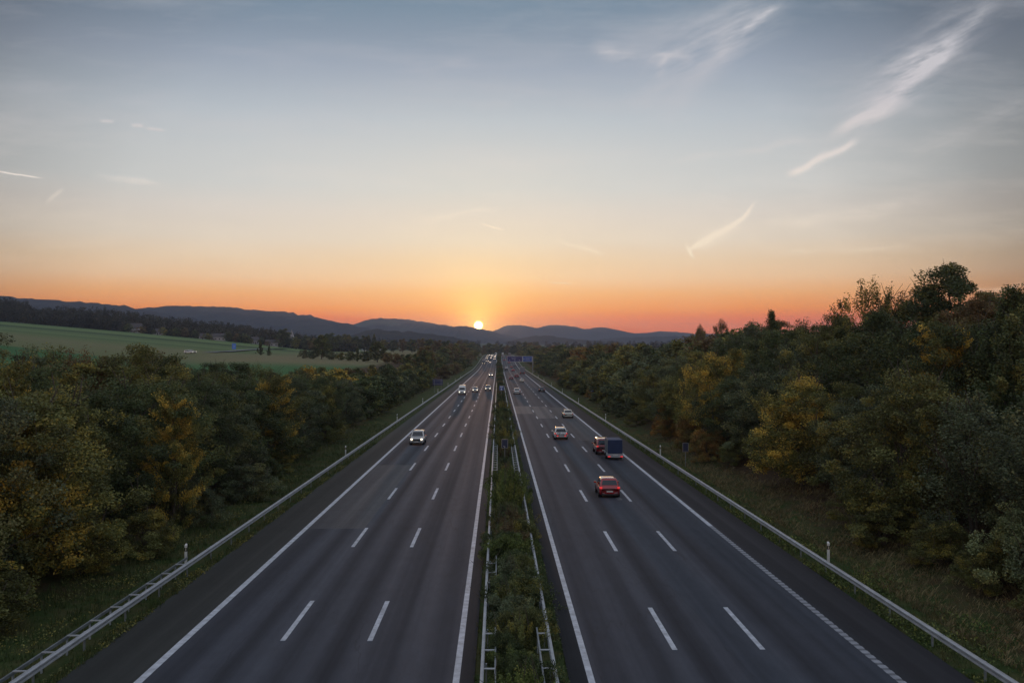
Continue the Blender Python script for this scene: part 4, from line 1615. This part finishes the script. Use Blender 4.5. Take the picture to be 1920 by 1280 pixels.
# ---- left bank --------------------------------------------------------------
def skyline_l(y):
    return float(np.interp(y, [20, 40, 60, 80, 110, 160, 240, 340, 600, 1300], [11.0, 11.9, 12.1, 11.2, 9.9, 8.6, 7.3, 8.2, 12, 16.5]))


ROWS_L = [
    (-21.0, .24, 5.0, 'at the foot of the left bank', ['bush_a', 'bush_b', 'bush_b'], ['dark green', 'grey green', 'dark green', 'olive']),
    (-24.6, .78, 5.8, 'low on the left bank', ['round_a', 'round_b', 'fan_a', 'round_a'], ['dark green', 'grey green', 'olive', 'dark green']),
    (-30.2, .92, 6.4, 'halfway up the left bank', ['round_b', 'round_a', 'fan_a', 'spray_a'], ['dark green', 'olive', 'olive', 'golden yellow', 'dark green']),
    (-36.6, .96, 6.8, 'at the top of the left bank', ['round_a', 'fan_a', 'round_b'], ['dark green', 'olive', 'grey green', 'russet brown']),
]
for ri, (rx, fr, sp, where, keys, cols) in enumerate(ROWS_L):
    y = max(27, -rx / .56 - 3)
    k = ri
    while y < 330:
        x = rx + jit(1.2) - (2.2 if y > 90 and ri == 0 else 0)
        topz = skyline_l(y) * fr * rt.uniform(.82, 1.08)
        h = max(1.8, topz - gz(x, y))
        if ri == 0 and y < 120 and rt.random() < .3:
            k += 1
            y += sp
            continue
        key = keys[(k * 5 + ri) % len(keys)] if rt.random() < .7 else rt.choice(keys)
        if y > 150:
            key = {'bush_a': 'far_bush', 'bush_b': 'far_bush', 'spray_b': 'far_bush', 'round_a': 'far_round', 'round_b': 'far_round', 'spray_a': 'far_round', 'fan_a': 'far_fan'}[key]
        tree(key, x, y, h, rt.choice(cols), where, wide=min(1.5, max(.85, 1.15 * (sp + 1.5) / 2 / (PROTO[key][3] * h / PROTO[key][2]))))
        k += 1
        y += sp * rt.uniform(.85, 1.15) * (1 if y < 120 else (1.5 if y < 200 else 2.))
tree('spray_a', -23.8, 46, 8.6, 'golden yellow', 'l', wide=1.0, label='golden yellow tree with layered sprays near the left edge of the picture')
tree('spray_a', -26.0, 49, 9.6, 'golden yellow', 'l', wide=.8, label='olive-gold tree behind the layered golden tree at the far left')
tree('spray_a', -19.9 - 1.6, 61, 8.4, 'golden yellow', 'l', wide=.62, label='slender bright yellow tree in the middle of the left bank')
tree('fan_a', -31.5, 70, 8.5, 'russet brown', 'l', wide=1.2, label='reddish-brown topped tree on the left skyline')
tree('spray_a', -21.0 - 1.6, 92, 8.4, 'golden yellow', 'l', wide=1., label='rounded gold and green tree halfway along the left bank')
tree('spray_b', -22.4, 118, 7.0, 'olive', 'l', wide=1., label='yellowish tree farther along the left bank than the rounded gold one')
tree('bush_b', -25.5, 41, 3.2 + 3, 'rusty orange', 'l', wide=.8, label='orange-tinted bush cut off by the left edge of the picture')
# big round dark trees at the end of the near field
tree('far_tall', -27.5, 345, 10.5, 'dark green', 'l', wide=1.1, label='large dark round tree where the near field meets the motorway')
tree('far_tall', -24.0, 300, 7.2, 'olive', 'l', wide=1., label='olive round tree in front of the large dark round tree by the motorway')
tree('far_tall', -31, 390, 11.0, 'russet brown', 'l', wide=1.1, label='big brownish tree just behind the large dark round tree')
for where, xs_, hh in (('beside the left guard rail far down the road', -24, (5.5, 8)), ('behind the roadside trees on the left, far down the road', -33, (8.5, 11))):
    y = 400 + jit(8)
    while y < 1250:
        h = rt.uniform(*hh) * (.72 if y < 600 else 1.15)
        tree(rt.choice(['far_round', 'far_fan', 'far_bush', 'far_round']), xs_ + jit(2.) - (0 if y < 560 else 1.5), y, h, rt.choice(['dark green', 'olive', 'russet brown', 'dark green']), where, wide=1.5)
        y += rt.uniform(15, 22) * (1 if y < 600 else 2.6)


def ray(px, D):
    return ((px - 934) / F_PX * D, D)


# hedges, village and field trees on the left
def at_px(px, D):
    x, y = ray(px, D)
    return x, y, gz(x, y)


for i, (px, D, h, key, colour, lb) in enumerate([
    (490, 575, 8.2, 'far_cone', 'dark green', 'larger of two dark conical trees standing in the fields by the side road'),
    (506, 572, 5.6, 'far_cone', 'dark green', 'smaller of two dark conical trees standing in the fields by the side road'),
    (533, 900, 17, 'far_tall', 'dark green', 'dark tree left of the white church spire'),
    (556, 880, 11, 'far_tall', 'olive', 'olive tree right of the white church spire'),
    (575, 890, 13, 'far_tall', 'grey green', None), (592, 880, 12, 'far_round', 'russet brown', None), (607, 870, 15, 'far_tall', 'dark green', None), (620, 900, 17, 'far_tall', 'dark green', None),
    (636, 960, 16, 'far_tall', 'grey green', None), (650, 970, 17, 'far_tall', 'olive', None), (668, 980, 15, 'far_tall', 'dark green', None), (684, 990, 16, 'far_tall', 'dark green', None),
    (702, 980, 18, 'far_cone', 'dark green', None), (692, 985, 17, 'far_cone', 'dark green', None), (720, 960, 12, 'far_tall', 'olive', None), (738, 960, 12, 'far_tall', 'grey green', None),
    (755, 950, 13, 'far_tall', 'russet brown', None), (773, 930, 13, 'far_tall', 'dark green', None), (790, 900, 14, 'far_tall', 'russet brown', None), (806, 880, 14, 'far_tall', 'dark green', None),
    (822, 800, 13, 'far_tall', 'russet brown', None), (838, 760, 13, 'far_tall', 'dark green', None), (853, 700, 13, 'far_tall', 'olive', None), (868, 760, 13, 'far_tall', 'russet brown', None),
    (572, 520, 4.6, 'far_bush', 'grey green', None), (586, 515, 4.2, 'far_bush', 'dark green', None), (604, 520, 12.5, 'far_tall', 'dark green', 'tall dark tree rising from the hedge between the fields'), (622, 500, 4.2, 'far_bush', 'grey green', None),
    (640, 490, 4.0, 'far_bush', 'olive', None), (658, 480, 4.6, 'far_bush', 'dark green', None), (671, 470, 6.6, 'far_cone', 'dark green', None), (686, 460, 5.0, 'far_bush', 'dark green', None),
    (708, 450, 9.5, 'far_tall', 'dark green', 'second tall dark tree in the hedge, nearer the motorway'), (728, 440, 4.8, 'far_bush', 'russet brown', None), (746, 425, 4.6, 'far_bush', 'russet brown', None), (764, 415, 4.8, 'far_bush', 'dark green', None),
    (780, 405, 6.5, 'far_round', 'dark green', None)]):
    x, y, z = at_px(px, D)
    tree(key, x, y, h, colour, 'in the village beyond the fields' if D > 650 else 'in the hedge between the fields on the left', wide=1.25 if 'cone' not in key else 1.1, label=lb)

for i, (px, D, h) in enumerate([(246, 905, 8), (270, 903, 6.5), (292, 903, 5), (310, 904, 7.5), (333, 905, 8), (350, 906, 9), (368, 906, 8), (393, 905, 6), (430, 905, 9), (446, 906, 8), (462, 905, 9), (473, 903, 5), (492, 903, 7), (503, 890, 4.5), (528, 893, 5.5)]):
    x, y, z = at_px(px, D)
    tree(['far_round', 'far_bush', 'far_tall'][i % 3], x, y, h, ['dark green', 'russet brown', 'dark green', 'olive'][i % 4], 'among the houses at the wood edge', wide=1.3)

for i, px in enumerate(range(852, 1010, 11)):
    x, y, z = at_px(px, 1330 + (i * 37) % 90)
    tree(['far_round', 'far_tall', 'far_fan'][i % 3], x, y, 12.5 + (i * 29) % 5, ['dark green', 'russet brown', 'dark green', 'olive'][i % 4], 'behind the crest of the road', wide=1.3)
# ---- median -----------------------------------------------------------------
med = [(31.8, 1.3, 'dark green', 'low_a', 1.1, .9), (35, 1.1, 'dark green', 'low_a', .2, .8), (41, 1.3, 'dark green', 'low_b', .25, .8), (47, 1.4, 'olive', 'low_a', 1.15, .85), (53, 1.4, 'dark green', 'low_a', .3, 1.05), (56.5, 1.5, 'olive', 'low_a', 1.1, 1.05), (60, 1.5, 'dark green', 'low_b', .4, 1.05), (44, 1.3, 'dark green', 'low_a', 1.2, 1.0), (38, 1.2, 'olive', 'low_a', 1.1, .95), (30.5, 1.2, 'fresh green', 'low_b', .9, 1.1), (33.2, 1.0, 'fresh green', 'low_a', .6, 1.), (36.5, 1.15, 'olive', 'low_b', .8, 1.1), (39.5, 1.3, 'grey green', 'low_a', .6, 1.1), (42.5, 1.4, 'dark green', 'low_a', .9, 1.1),
       (45.5, 1.3, 'grey green', 'low_b', .6, 1.2), (48.5, 1.3, 'dark green', 'low_a', .8, 1.1), (51.5, 1.5, 'fresh green', 'low_a', .7, 1.1), (54.5, 1.4, 'russet brown', 'low_b', .7, 1.2), (58, 1.6, 'russet brown', 'low_b', .8, 1.2),
       (62, 1.6, 'olive', 'low_a', .6, 1.1), (66.5, 2.5, 'fresh green', 'low_b', .8, .72), (69.5, 2.9, 'fresh green', 'low_a', .75, .62), (73.5, 2.3, 'olive', 'low_b', .8, .72), (79, 1.1, 'russet brown', 'low_b', .6, 1.),
       (84, .9, 'olive', 'low_a', .8, .8), (89.5, .9, 'russet brown', 'low_b', .7, .8), (96, .8, 'dark green', 'low_b', .6, .8), (103, 1.2, 'russet brown', 'low_b', .8, 1.),
       (110, 1.7, 'olive', 'low_a', .8, 1.1), (117, 1.9, 'olive', 'low_b', .6, 1.1), (125, 1.6, 'dark green', 'low_a', .8, 1.2), (134, 1.9, 'olive', 'low_a', .7, 1.1), (144, 1.5, 'dark green', 'low_b', .7, 1.2),
       (155, 1.7, 'olive', 'low_a', .8, 1.2), (167, 1.7, 'dark green', 'low_a', .7, 1.2), (180, 1.8, 'olive', 'low_b', .7, 1.2), (194, 1.4, 'russet brown', 'low_a', .8, 1.3)]
for (y, h, colour, key, x, wd) in med:
    tree(key, x, y, h, colour, 'in the planted median', wide=wd * (.98 if y < 62 else .86), group='shrubs planted along the median')
y = 210.
while y < 1100:
    tree('low_a', .75 + jit(.2), y, rt.uniform(1.2, 1.9) * (1 if y < 500 else 1.7), rt.choice(['olive', 'dark green', 'russet brown', 'dark green']), 'in the planted median', wide=1.0 if y < 500 else .75, group='shrubs planted along the median')
    y += rt.uniform(13, 18) * (1 if y < 500 else 2.)

# ---- labels for the trees that the rows produced ------------------------------
MARK_R = [(0, 'near the nearest roadside post'), (66, 'level with the red hatchback'), (90, 'level with the blue trailer'), (112, 'level with the bicycle rack'), (142, 'level with the cream saloon'),
          (190, 'near the blue square signs'), (245, 'level with the black car'), (310, 'past the black car'), (400, 'short of the gantry'), (500, 'at the gantry'), (620, 'past the gantry'), (850, 'near the crest'), (1300, 'where the traffic disappears')]
MARK_L = [(0, 'near the double guard rail'), (52, 'past the nearest roadside post'), (80, 'short of the silver estate car'), (108, 'level with the silver estate car'), (140, 'past the silver estate car'), (195, 'short of the white van'),
          (245, 'level with the white van'), (310, 'past the white van'), (450, 'short of the dark truck'), (650, 'level with the dark truck'), (850, 'near the crest')]
MARK_M = [(0, 'between the ladder-like rails in front'), (48, 'where the right rail is bare'), (62, 'around the largest median bush'), (76, 'beside the ladder-like rails'), (94, 'by the dark framed sign'),
          (115, 'level with the bicycle rack'), (145, 'level with the pale road patch'), (205, 'near the blue median sign'), (260, 'beyond the blue median sign'), (420, 'short of the gantry'), (620, 'beyond the gantry'), (850, 'near the crest')]
MARK_V = [(0, 'by the leftmost gabled house'), (285, 'by the low white house'), (360, 'by the long white house'), (440, 'right of the long white house'), (485, 'close to the church'), (600, 'right of the church spire'), (640, 'above the parked white vehicles'), (680, 'by the pointed conifers'), (720, 'toward the motorway'), (800, 'beside the motorway')]
used = {}
for d_ in TREES:
    if d_['label']:
        d_['final'] = d_['label']
        continue
    if 'median' in d_['where']:
        mk = [m_ for a, m_ in MARK_M if a <= d_['y']][-1]
    elif 'village' in d_['where'] or 'hedge' in d_['where'] or 'houses' in d_['where']:
        px = 934 + d_['x'] / d_['y'] * F_PX
        mk = [m_ for a, m_ in MARK_V if a <= px][-1]
    elif d_['x'] > 0 or 'crest of the road' in d_['where']:
        mk = [m_ for a, m_ in MARK_R if a <= d_['y']][-1]
    else:
        mk = [m_ for a, m_ in MARK_L if a <= d_['y']][-1]
    d_['key'] = (d_['colour'], SHAPE_W[d_['kind']], d_['cat'], d_['where'].replace(', far down the road', ''), mk)
    used.setdefault(d_['key'], []).append(d_)
for key, lst in used.items():
    lst.sort(key=lambda q: q['y'])
    for i, q in enumerate(lst):
        o_ = ''
        if len(lst) == 2:
            o_ = ['nearer ', 'farther '][i]
        elif len(lst) > 2:
            o_ = (ORD[i] + ' ') if i < 12 else 'distant '
        q['final'] = '%s%s %s %s %s, %s' % (o_, key[0], key[1] if key[1] != 'bushy' else 'leafy', key[2], key[3], key[4])
for d_ in TREES:
    wd = d_['final'].split()
    lab = ' '.join(wd[:16])
    grp = d_['group'] or ('trees and bushes on the right bank' if d_['x'] > 0 else ('trees and bushes on the left bank' if d_['x'] > -60 else 'trees beyond the fields'))
    tag(d_['o'], lab, d_['cat'], grp)


# ---- far woods: one mass ------------------------------------------------------
def far_wood(name, spots, leaf, label):
    rng = np.random.default_rng(9)
    Vs, Ts = [], []
    for (x, y, z, h, r_) in spots:
        V, T, _ = crown_arrays(rng, h, r_, h * .05, 30, 18, leaf, r_ * .42, 'oval' if rng.random() < .9 else 'cone')
        V = V + np.array([x, y, z])
        Vs.append(V)
        Ts.append(np.clip(T * .6 + rng.uniform(-.1, .35), 0, 1))
    me = quads_mesh(name, np.concatenate(Vs), np.concatenate(Ts))
    me.materials.append(leafmat('leaf_far_wood', L(.030, .034, .020), L(.062, .046, .022), .35))
    o = link(name, me)
    tag(o, label, 'woodland', kind='stuff')


spots = []
rw_ = random.Random(4)
wood_top = lambda px: float(np.interp(px, [-200, 0, 50, 75, 130, 200, 260, 300, 400, 480, 560, 660], [556, 561, 566, 581, 578, 582, 588, 594, 606, 614, 627, 640]))
wood_foot = lambda px: float(np.interp(px, [-200, 0, 240, 480, 560, 660], [590, 602, 622, 643, 648, 652]))
for row, D in enumerate([935, 965, 1000, 1040, 1085, 1130, 1180]):
    px = -180.
    while px < 665:
        Dj = D + rw_.uniform(-14, 14)
        x, y, z = at_px(px, Dj)
        topz = H_CAM + (660 - wood_top(px)) * Dj / F_PX
        footz = z
        fr = [.55, .7, .8, .9, .96, 1., 1.][row]
        h = (topz - footz) * fr * rw_.uniform(.9, 1.08)
        h = max(8, h)
        if row > 3 and h > 24:
            z += h - 22
            h = 22
        spots.append((x, y, z - .5, h, rw_.uniform(5.2, 8.0)))
        px += rw_.uniform(9, 15)
far_wood('woodland', spots, 1.5, 'dark wood behind the green fields on the left, below the hills')
# scattered copses in the valley ahead
spots = []
for (pxa, pxb, D, h0, dens) in ((560, 900, 1500, 10, 40), (600, 900, 1900, 11, 36), (930, 1350, 1500, 10, 46), (1000, 1450, 2100, 12, 44), (880, 1400, 2800, 13, 50), (640, 900, 2600, 13, 36), (1100, 1600, 3600, 14, 50)):
    for i in range(dens):
        px = pxa + (pxb - pxa) * (i + rw_.uniform(-.4, .4)) / dens
        if rw_.random() < .25:
            continue
        Dj = D + rw_.uniform(-120, 120)
        x, y, z = at_px(px, Dj)
        spots.append((x, y, z - 1, h0 * rw_.uniform(.7, 1.2), rw_.uniform(5, 9)))
far_wood('copse', spots, 2.4, 'scattered hazy copses in the valley ahead, between the motorway and the hills')

# ------------------------------------------------------------------ side road, its vehicles and sign
def side_piece(sr):
    pts = []
    for i in range(len(sr) - 1):
        for k in range(9):
            t0 = k / 8
            pts.append(ray(sr[i][0] + (sr[i + 1][0] - sr[i][0]) * t0, sr[i][1] + (sr[i + 1][1] - sr[i][1]) * t0))
    pts = [p for i, p in enumerate(pts) if i == 0 or (Vector(p) - Vector(pts[i - 1])).length > .5]
    vs, fs = [], []
    for i, (x, y) in enumerate(pts):
        a, b = pts[max(0, i - 1)], pts[min(len(pts) - 1, i + 1)]
        tx, ty = b[0] - a[0], b[1] - a[1]
        l_ = math.hypot(tx, ty)
        nx_, ny_ = -ty / l_ * 3.4, tx / l_ * 3.4
        z0 = max(gz(x + nx_, y + ny_), gz(x - nx_, y - ny_), gz(x, y)) + .10
        vs += [(x + nx_, y + ny_, z0), (x - nx_, y - ny_, z0), (x + nx_ * 1.5, y + ny_ * 1.5, z0 - .5), (x - nx_ * 1.5, y - ny_ * 1.5, z0 - .5)]
    for i in range(len(pts) - 1):
        a, b = 4 * i, 4 * i + 4
        fs += [(a, a + 1, b + 1, b)]
    mb = MB()
    mb.add(vs, fs)
    tag(mb.build('side_road', mat('side_road_grey', L(.19, .20, .21), .7, noise=.1)), kind='structure')


side_piece([(238, 404), (292, 440)])
side_piece([(395, 540), (425, 590), (470, 680), (540, 840)])


def side_z(px, D):
    x, y = ray(px, D)
    return max(gz(x - 3, y), gz(x + 3, y), gz(x, y)) + .3


for (src, px, D, rz, colr, lb) in [(wagon, 356, 492, -1.1, 'white', 'left one of two tiny white vehicles on the side road through the fields'),
                                   (wagon, 363, 500, -1.1, 'white', 'right one of two tiny white vehicles on the side road through the fields'),
                                   (hatch, 633, 985, -1.2, 'white', 'first tiny white car parked below the village, from the left'),
                                   (wagon, 647, 1005, -1.2, 'white', 'second tiny white car below the village, from the left'),
                                   (wagon, 672, 1030, -1.2, 'white', 'third tiny white car below the village, from the left'),
                                   (hatch, 686, 1040, -1.2, 'cream', 'fourth tiny pale car below the village, just left of the white truck')]:
    o = again(src, 0, 0, 0., colr, lb)
    x, y = ray(px, D)
    o.location = (x, y, side_z(px, D))
    o.rotation_euler = (0, 0, rz)
    o['group'] = 'vehicles on the side road'
t6 = dup(t3)
x, y = ray(694, 1050)
t6.location = (x, y, side_z(694, 1050))
t6.rotation_euler = (0, 0, -1.3)
tag(t6, 'tiny white box truck on the side road below the village', 'truck', 'vehicles on the side road')

x, y = ray(441, 622)
root = empty('direction_sign', (x, y, gz(x, y)))
for s in (-1, 1):
    mb = MB()
    mb.tube([(s * 1.0, .1, -1), (s * 1.0, .1, 5.2)], [.07, .07], 8)
    mb.build('pole', POLE, root)
mb = MB()
mb.box((0, 0, 3.3), (2.7, .08, 3.9))
pn = mb.build('sign_panel', mat('sign_blue_bright', L(.06, .20, .62), .45), root)
mb = MB()
mb.box((-.2, -.05, 3.1), (.18, .01, 2.2))
mb.box((.35, -.05, 3.7), (.9, .01, .18))
mb.box((.35, -.05, 2.7), (.9, .01, .18))
mb.build('lettering', mat('dim_lettering', L(.35, .36, .45), .5), pn)
tag(root, 'blue direction sign beside the side road in the fields on the left', 'road sign')

# ------------------------------------------------------------------ houses and church
WALLW = mat('house_wall_white', L(.40, .40, .41), .85, noise=.1)
ROOF = mat('house_roof', L(.07, .065, .065), .8, noise=.2)
ROOFR = mat('house_roof_red', L(.14, .06, .045), .8, noise=.2)
WIN = mat('house_window', L(.03, .035, .045), .2)


def house(px, D, wd, dp, hg, rf, label, rz=.2, roofm=ROOF):
    x, y, z = at_px(px, D)
    root = empty('house', (x, y, z), rz)
    mb = MB()
    hw_, hd = wd / 2, dp / 2
    mb.add([(-hw_, -hd, -2), (hw_, -hd, -2), (hw_, hd, -2), (-hw_, hd, -2), (-hw_, -hd, hg), (hw_, -hd, hg), (hw_, hd, hg), (-hw_, hd, hg), (-hw_, 0, hg + rf - .15), (hw_, 0, hg + rf - .15)],
           [(0, 1, 5, 4), (2, 3, 7, 6), (1, 2, 6, 9, 5), (3, 0, 4, 8, 7)])
    mb.build('wall', WALLW, root)
    mb = MB()
    e = .5
    mb.add([(-hw_ - e, -hd - e, hg - e * rf / hd), (hw_ + e, -hd - e, hg - e * rf / hd), (hw_ + e, 0, hg + rf), (-hw_ - e, 0, hg + rf), (hw_ + e, hd + e, hg - e * rf / hd), (-hw_ - e, hd + e, hg - e * rf / hd)], [(0, 1, 2, 3), (3, 2, 4, 5)])
    r_ = mb.build('roof', roofm, root)
    mb = MB()
    mb.box((hw_ * .3, .6, hg + rf), (.7, .7, 1.4))
    mb.build('chimney', ROOFR, r_)
    n = max(2, int(wd / 3.2))
    for fl in range(max(1, int(hg / 2.8))):
        for k in range(n):
            mb = MB()
            mb.box((-hw_ + (k + .5) * wd / n, -hd - .02, 1.4 + 2.8 * fl), (1.1, .06, 1.3))
            mb.build('window', WIN, root)
    mb = MB()
    mb.box((-hw_ + wd / n, -hd - .03, 1.0), (1.0, .06, 2.1))
    mb.build('door', ROOF, root)
    tag(root, label, 'house', 'houses at the edge of the wood')


house(258, 915, 11, 8, 5.4, 4, 'white gabled house with a dark roof, leftmost at the edge of the wood', .5)
house(300, 915, 9, 7, 3.0, 3, 'low white house right of the leftmost gabled house')
house(382, 915, 6, 6, 3.2, 2.5, 'tiny white outbuilding left of the long white house', .4)
house(412, 915, 14, 8, 3.8, 3.4, 'long white house with a dark roof at the wood edge, above the side road', .1)
house(480, 915, 7, 7, 4, 3, 'small white house among dark trees, left of the pair near the church', .4)
house(512, 900, 12, 8, 3.4, 3, 'white house at the right end of the green field', .15)
house(524, 905, 7, 7, 4.6, 3, 'small white house with a reddish roof beside the church', -.3, ROOFR)
house(686, 1120, 9, 8, 5, 4, 'white village house behind the tiny white truck', .3)
house(710, 1150, 9, 8, 5, 4, 'pale village house right of the pointed conifers', -.2, ROOFR)
house(655, 1900, 16, 10, 6, 4, 'hazy farmhouse on the far slope left of the hill gap', .1)
x, y, z = at_px(548, 935)
root = empty('church', (x, y, z))
mb = MB()
mb.box((0, 0, 4.5), (4.4, 4.4, 13))
mb.build('tower', WALLW, root)
mb = MB()
mb.add([(-2.3, -2.3, 11), (2.3, -2.3, 11), (2.3, 2.3, 11), (-2.3, 2.3, 11), (0, 0, 19)], [(0, 1, 4), (1, 2, 4), (2, 3, 4), (3, 0, 4), (3, 2, 1, 0)])
mb.build('spire', mat('spire_slate', L(.25, .25, .26), .6), root)
mb = MB()
mb.box((0, 8, 3), (7, 12, 8))
mb.add([(-3.6, 2, 7), (3.6, 2, 7), (0, 2, 11), (-3.6, 14, 7), (3.6, 14, 7), (0, 14, 11)], [(0, 1, 2), (3, 5, 4), (1, 4, 5, 2), (0, 2, 5, 3)])
mb.build('nave', WALLW, root)
mb = MB()
mb.box((0, -2.22, 8), (1., .06, 2.))
mb.build('belfry_window', WIN, root)
tag(root, 'white church with a slim pointed spire among trees beyond the fields', 'church')


# ------------------------------------------------------------------ grass and ground cover
def grass(name, areas, label, m_, hmin, hmax, seed=1, lean=.35, wid=.012):
    rng = np.random.default_rng(seed)
    P = []
    for (x0, x1, y0, y1, dens) in areas:
        n = int((x1 - x0) * (y1 - y0) * dens)
        X = rng.uniform(x0, x1, n)
        Y = y0 + (y1 - y0) * rng.uniform(0, 1, n) ** 1.35
        P.append(np.stack([X, Y], -1))
    P = np.concatenate(P)
    # patchy growth
    pat = np.sin(P[:, 0] * 1.7 + np.sin(P[:, 1] * .6) * 2) * np.sin(P[:, 1] * .9 + P[:, 0]) + rng.normal(size=len(P)) * .5
    P = P[pat > -.55]
    Z = ground_z(P[:, 0], P[:, 1])
    base = np.concatenate([P, Z[:, None]], 1)
    n = len(base)
    B = 4
    base = np.repeat(base, B, 0) + np.concatenate([rng.normal(size=(n * B, 2)) * .05, np.zeros((n * B, 1))], 1)
    h = rng.uniform(hmin, hmax, (n * B, 1)) * (.6 + .8 * rng.uniform(0, 1, (n * B, 1)) ** 2)
    a = rng.uniform(0, 2 * np.pi, n * B)
    dirv = np.stack([np.cos(a), np.sin(a), np.zeros(n * B)], -1)
    side = np.stack([-np.sin(a), np.cos(a), np.zeros(n * B)], -1) * wid * (.7 + .6 * rng.uniform(0, 1, (n * B, 1)))
    tip = base + dirv * h * lean + np.array([0, 0, 1.]) * h
    mid = base + dirv * h * lean * .35 + np.array([0, 0, 1.]) * h * .6
    V = np.stack([base - side, base + side, tip * .5 + mid * .5 + side * .5, tip], 1)
    V[:, 3] = tip - side * .1
    tone = rng.uniform(.2, .9, n * B)
    me = quads_mesh(name, V, tone)
    me.materials.append(m_)
    o = link(name, me)
    tag(o, label, 'grass', kind='stuff')


GR = leafmat('grass_green', L(.050, .072, .022), L(.090, .086, .032), .45, .7)
GD = leafmat('grass_dry', L(.22, .175, .085), L(.12, .10, .045), .4, .7)
grass('grass', [(-16.2, -15.62, 24, 120, 26), (-22, -16.6, 26, 75, 17), (-24, -16.6, 75, 150, 10), (-.85, 2.5, 24, 110, 12)], 'green grass on the left verge and along the median', GR, .12, .36, 1, wid=.014)
grass('grass', [(16.98, 18.6, 24, 120, 24), (18.6, 20.3, 28, 120, 12)], 'green grass under and behind the right guard rail', GR, .08, .22, 2, wid=.014)
grass('dry_grass', [(19.1, 25.5, 26, 80, 22), (19.1, 23, 80, 130, 9)], 'pale dry grass between the right guard rail and the bushes', GD, .12, .32, 3, .8, wid=.013)


def cover(name, areas, leaf, label, m_, seed, z=(.02, .15)):
    rng = np.random.default_rng(seed)
    P = []
    for (x0, x1, y0, y1, n) in areas:
        X = rng.uniform(x0, x1, n)
        Y = y0 + (y1 - y0) * rng.uniform(0, 1, n) ** 1.25
        pat = np.sin(X * 2.1 + np.sin(Y * .35) * 3) + np.sin(Y * .7) + rng.normal(size=n) * .6
        k = pat > -.1
        P.append(np.stack([X[k], Y[k], ground_z(X[k], Y[k]) + rng.uniform(z[0], z[1], k.sum()) * np.clip(pat[k], .3, 2)], -1))
    P = np.concatenate(P)
    V = leaf_quads(P, leaf, rng, flat=.7)
    me = quads_mesh(name, V, rng.uniform(0.1, 1, len(P)))
    me.materials.append(m_)
    tag(link(name, me), label, 'ground cover', kind='stuff')


cover('weeds', [(-16.3, -15.55, 26, 110, 9000), (-21.8, -18.3, 27, 90, 14000), (-24, -20, 90, 200, 9000)], .11, 'yellow-green weeds along the left edge of the asphalt and up the slope', LEAF['olive'], 5)
cover('ivy', [(17.0, 18.9, 45, 110, 15000), (17.0, 18.2, 26, 45, 3000), (18.5, 20.5, 28, 60, 3500), (17.2, 19.5, 110, 240, 8000)], .13, 'dark creeping leaves along the right guard rail', LEAF['fresh green'], 6, (.02, .25))
cover('fallen_leaves', [(19.2, 25.5, 30, 130, 30000), (19.5, 25, 130, 230, 9000)], .11, 'brown fallen leaves under the bushes on the right', leafmat('leaf_litter', L(.20, .11, .045), L(.12, .075, .04), .5), 7, (.0, .04))
cover('median_weeds', [(-.5, 2.1, 24, 120, 16000), (1.95, 2.55, 24, 200, 7000), (-.8, 2.3, 120, 400, 8000)], .10, 'low weeds filling the ground of the median between the rails', LEAF['dark green'], 8, (.02, .4))

# ------------------------------------------------------------------ haze
mb = MB()
mb.box((0, 4400, 132), (22000, 9800, 320))
hz = mb.build('haze', None)
hm = bpy.data.materials.new('haze_air')
hm.use_nodes = True
t = NT(hm.node_tree)
pv_ = t.new('ShaderNodeVolumePrincipled')
pv_.inputs['Color'].default_value = (.52, .66, .98, 1)
pv_.inputs['Density'].default_value = 9.5e-5
pv_.inputs['Anisotropy'].default_value = .6
o = t.new('ShaderNodeOutputMaterial')
t.l.new(pv_.outputs[0], o.inputs['Volume'])
hz.data.materials.append(hm)
tag(hz, kind='stuff')
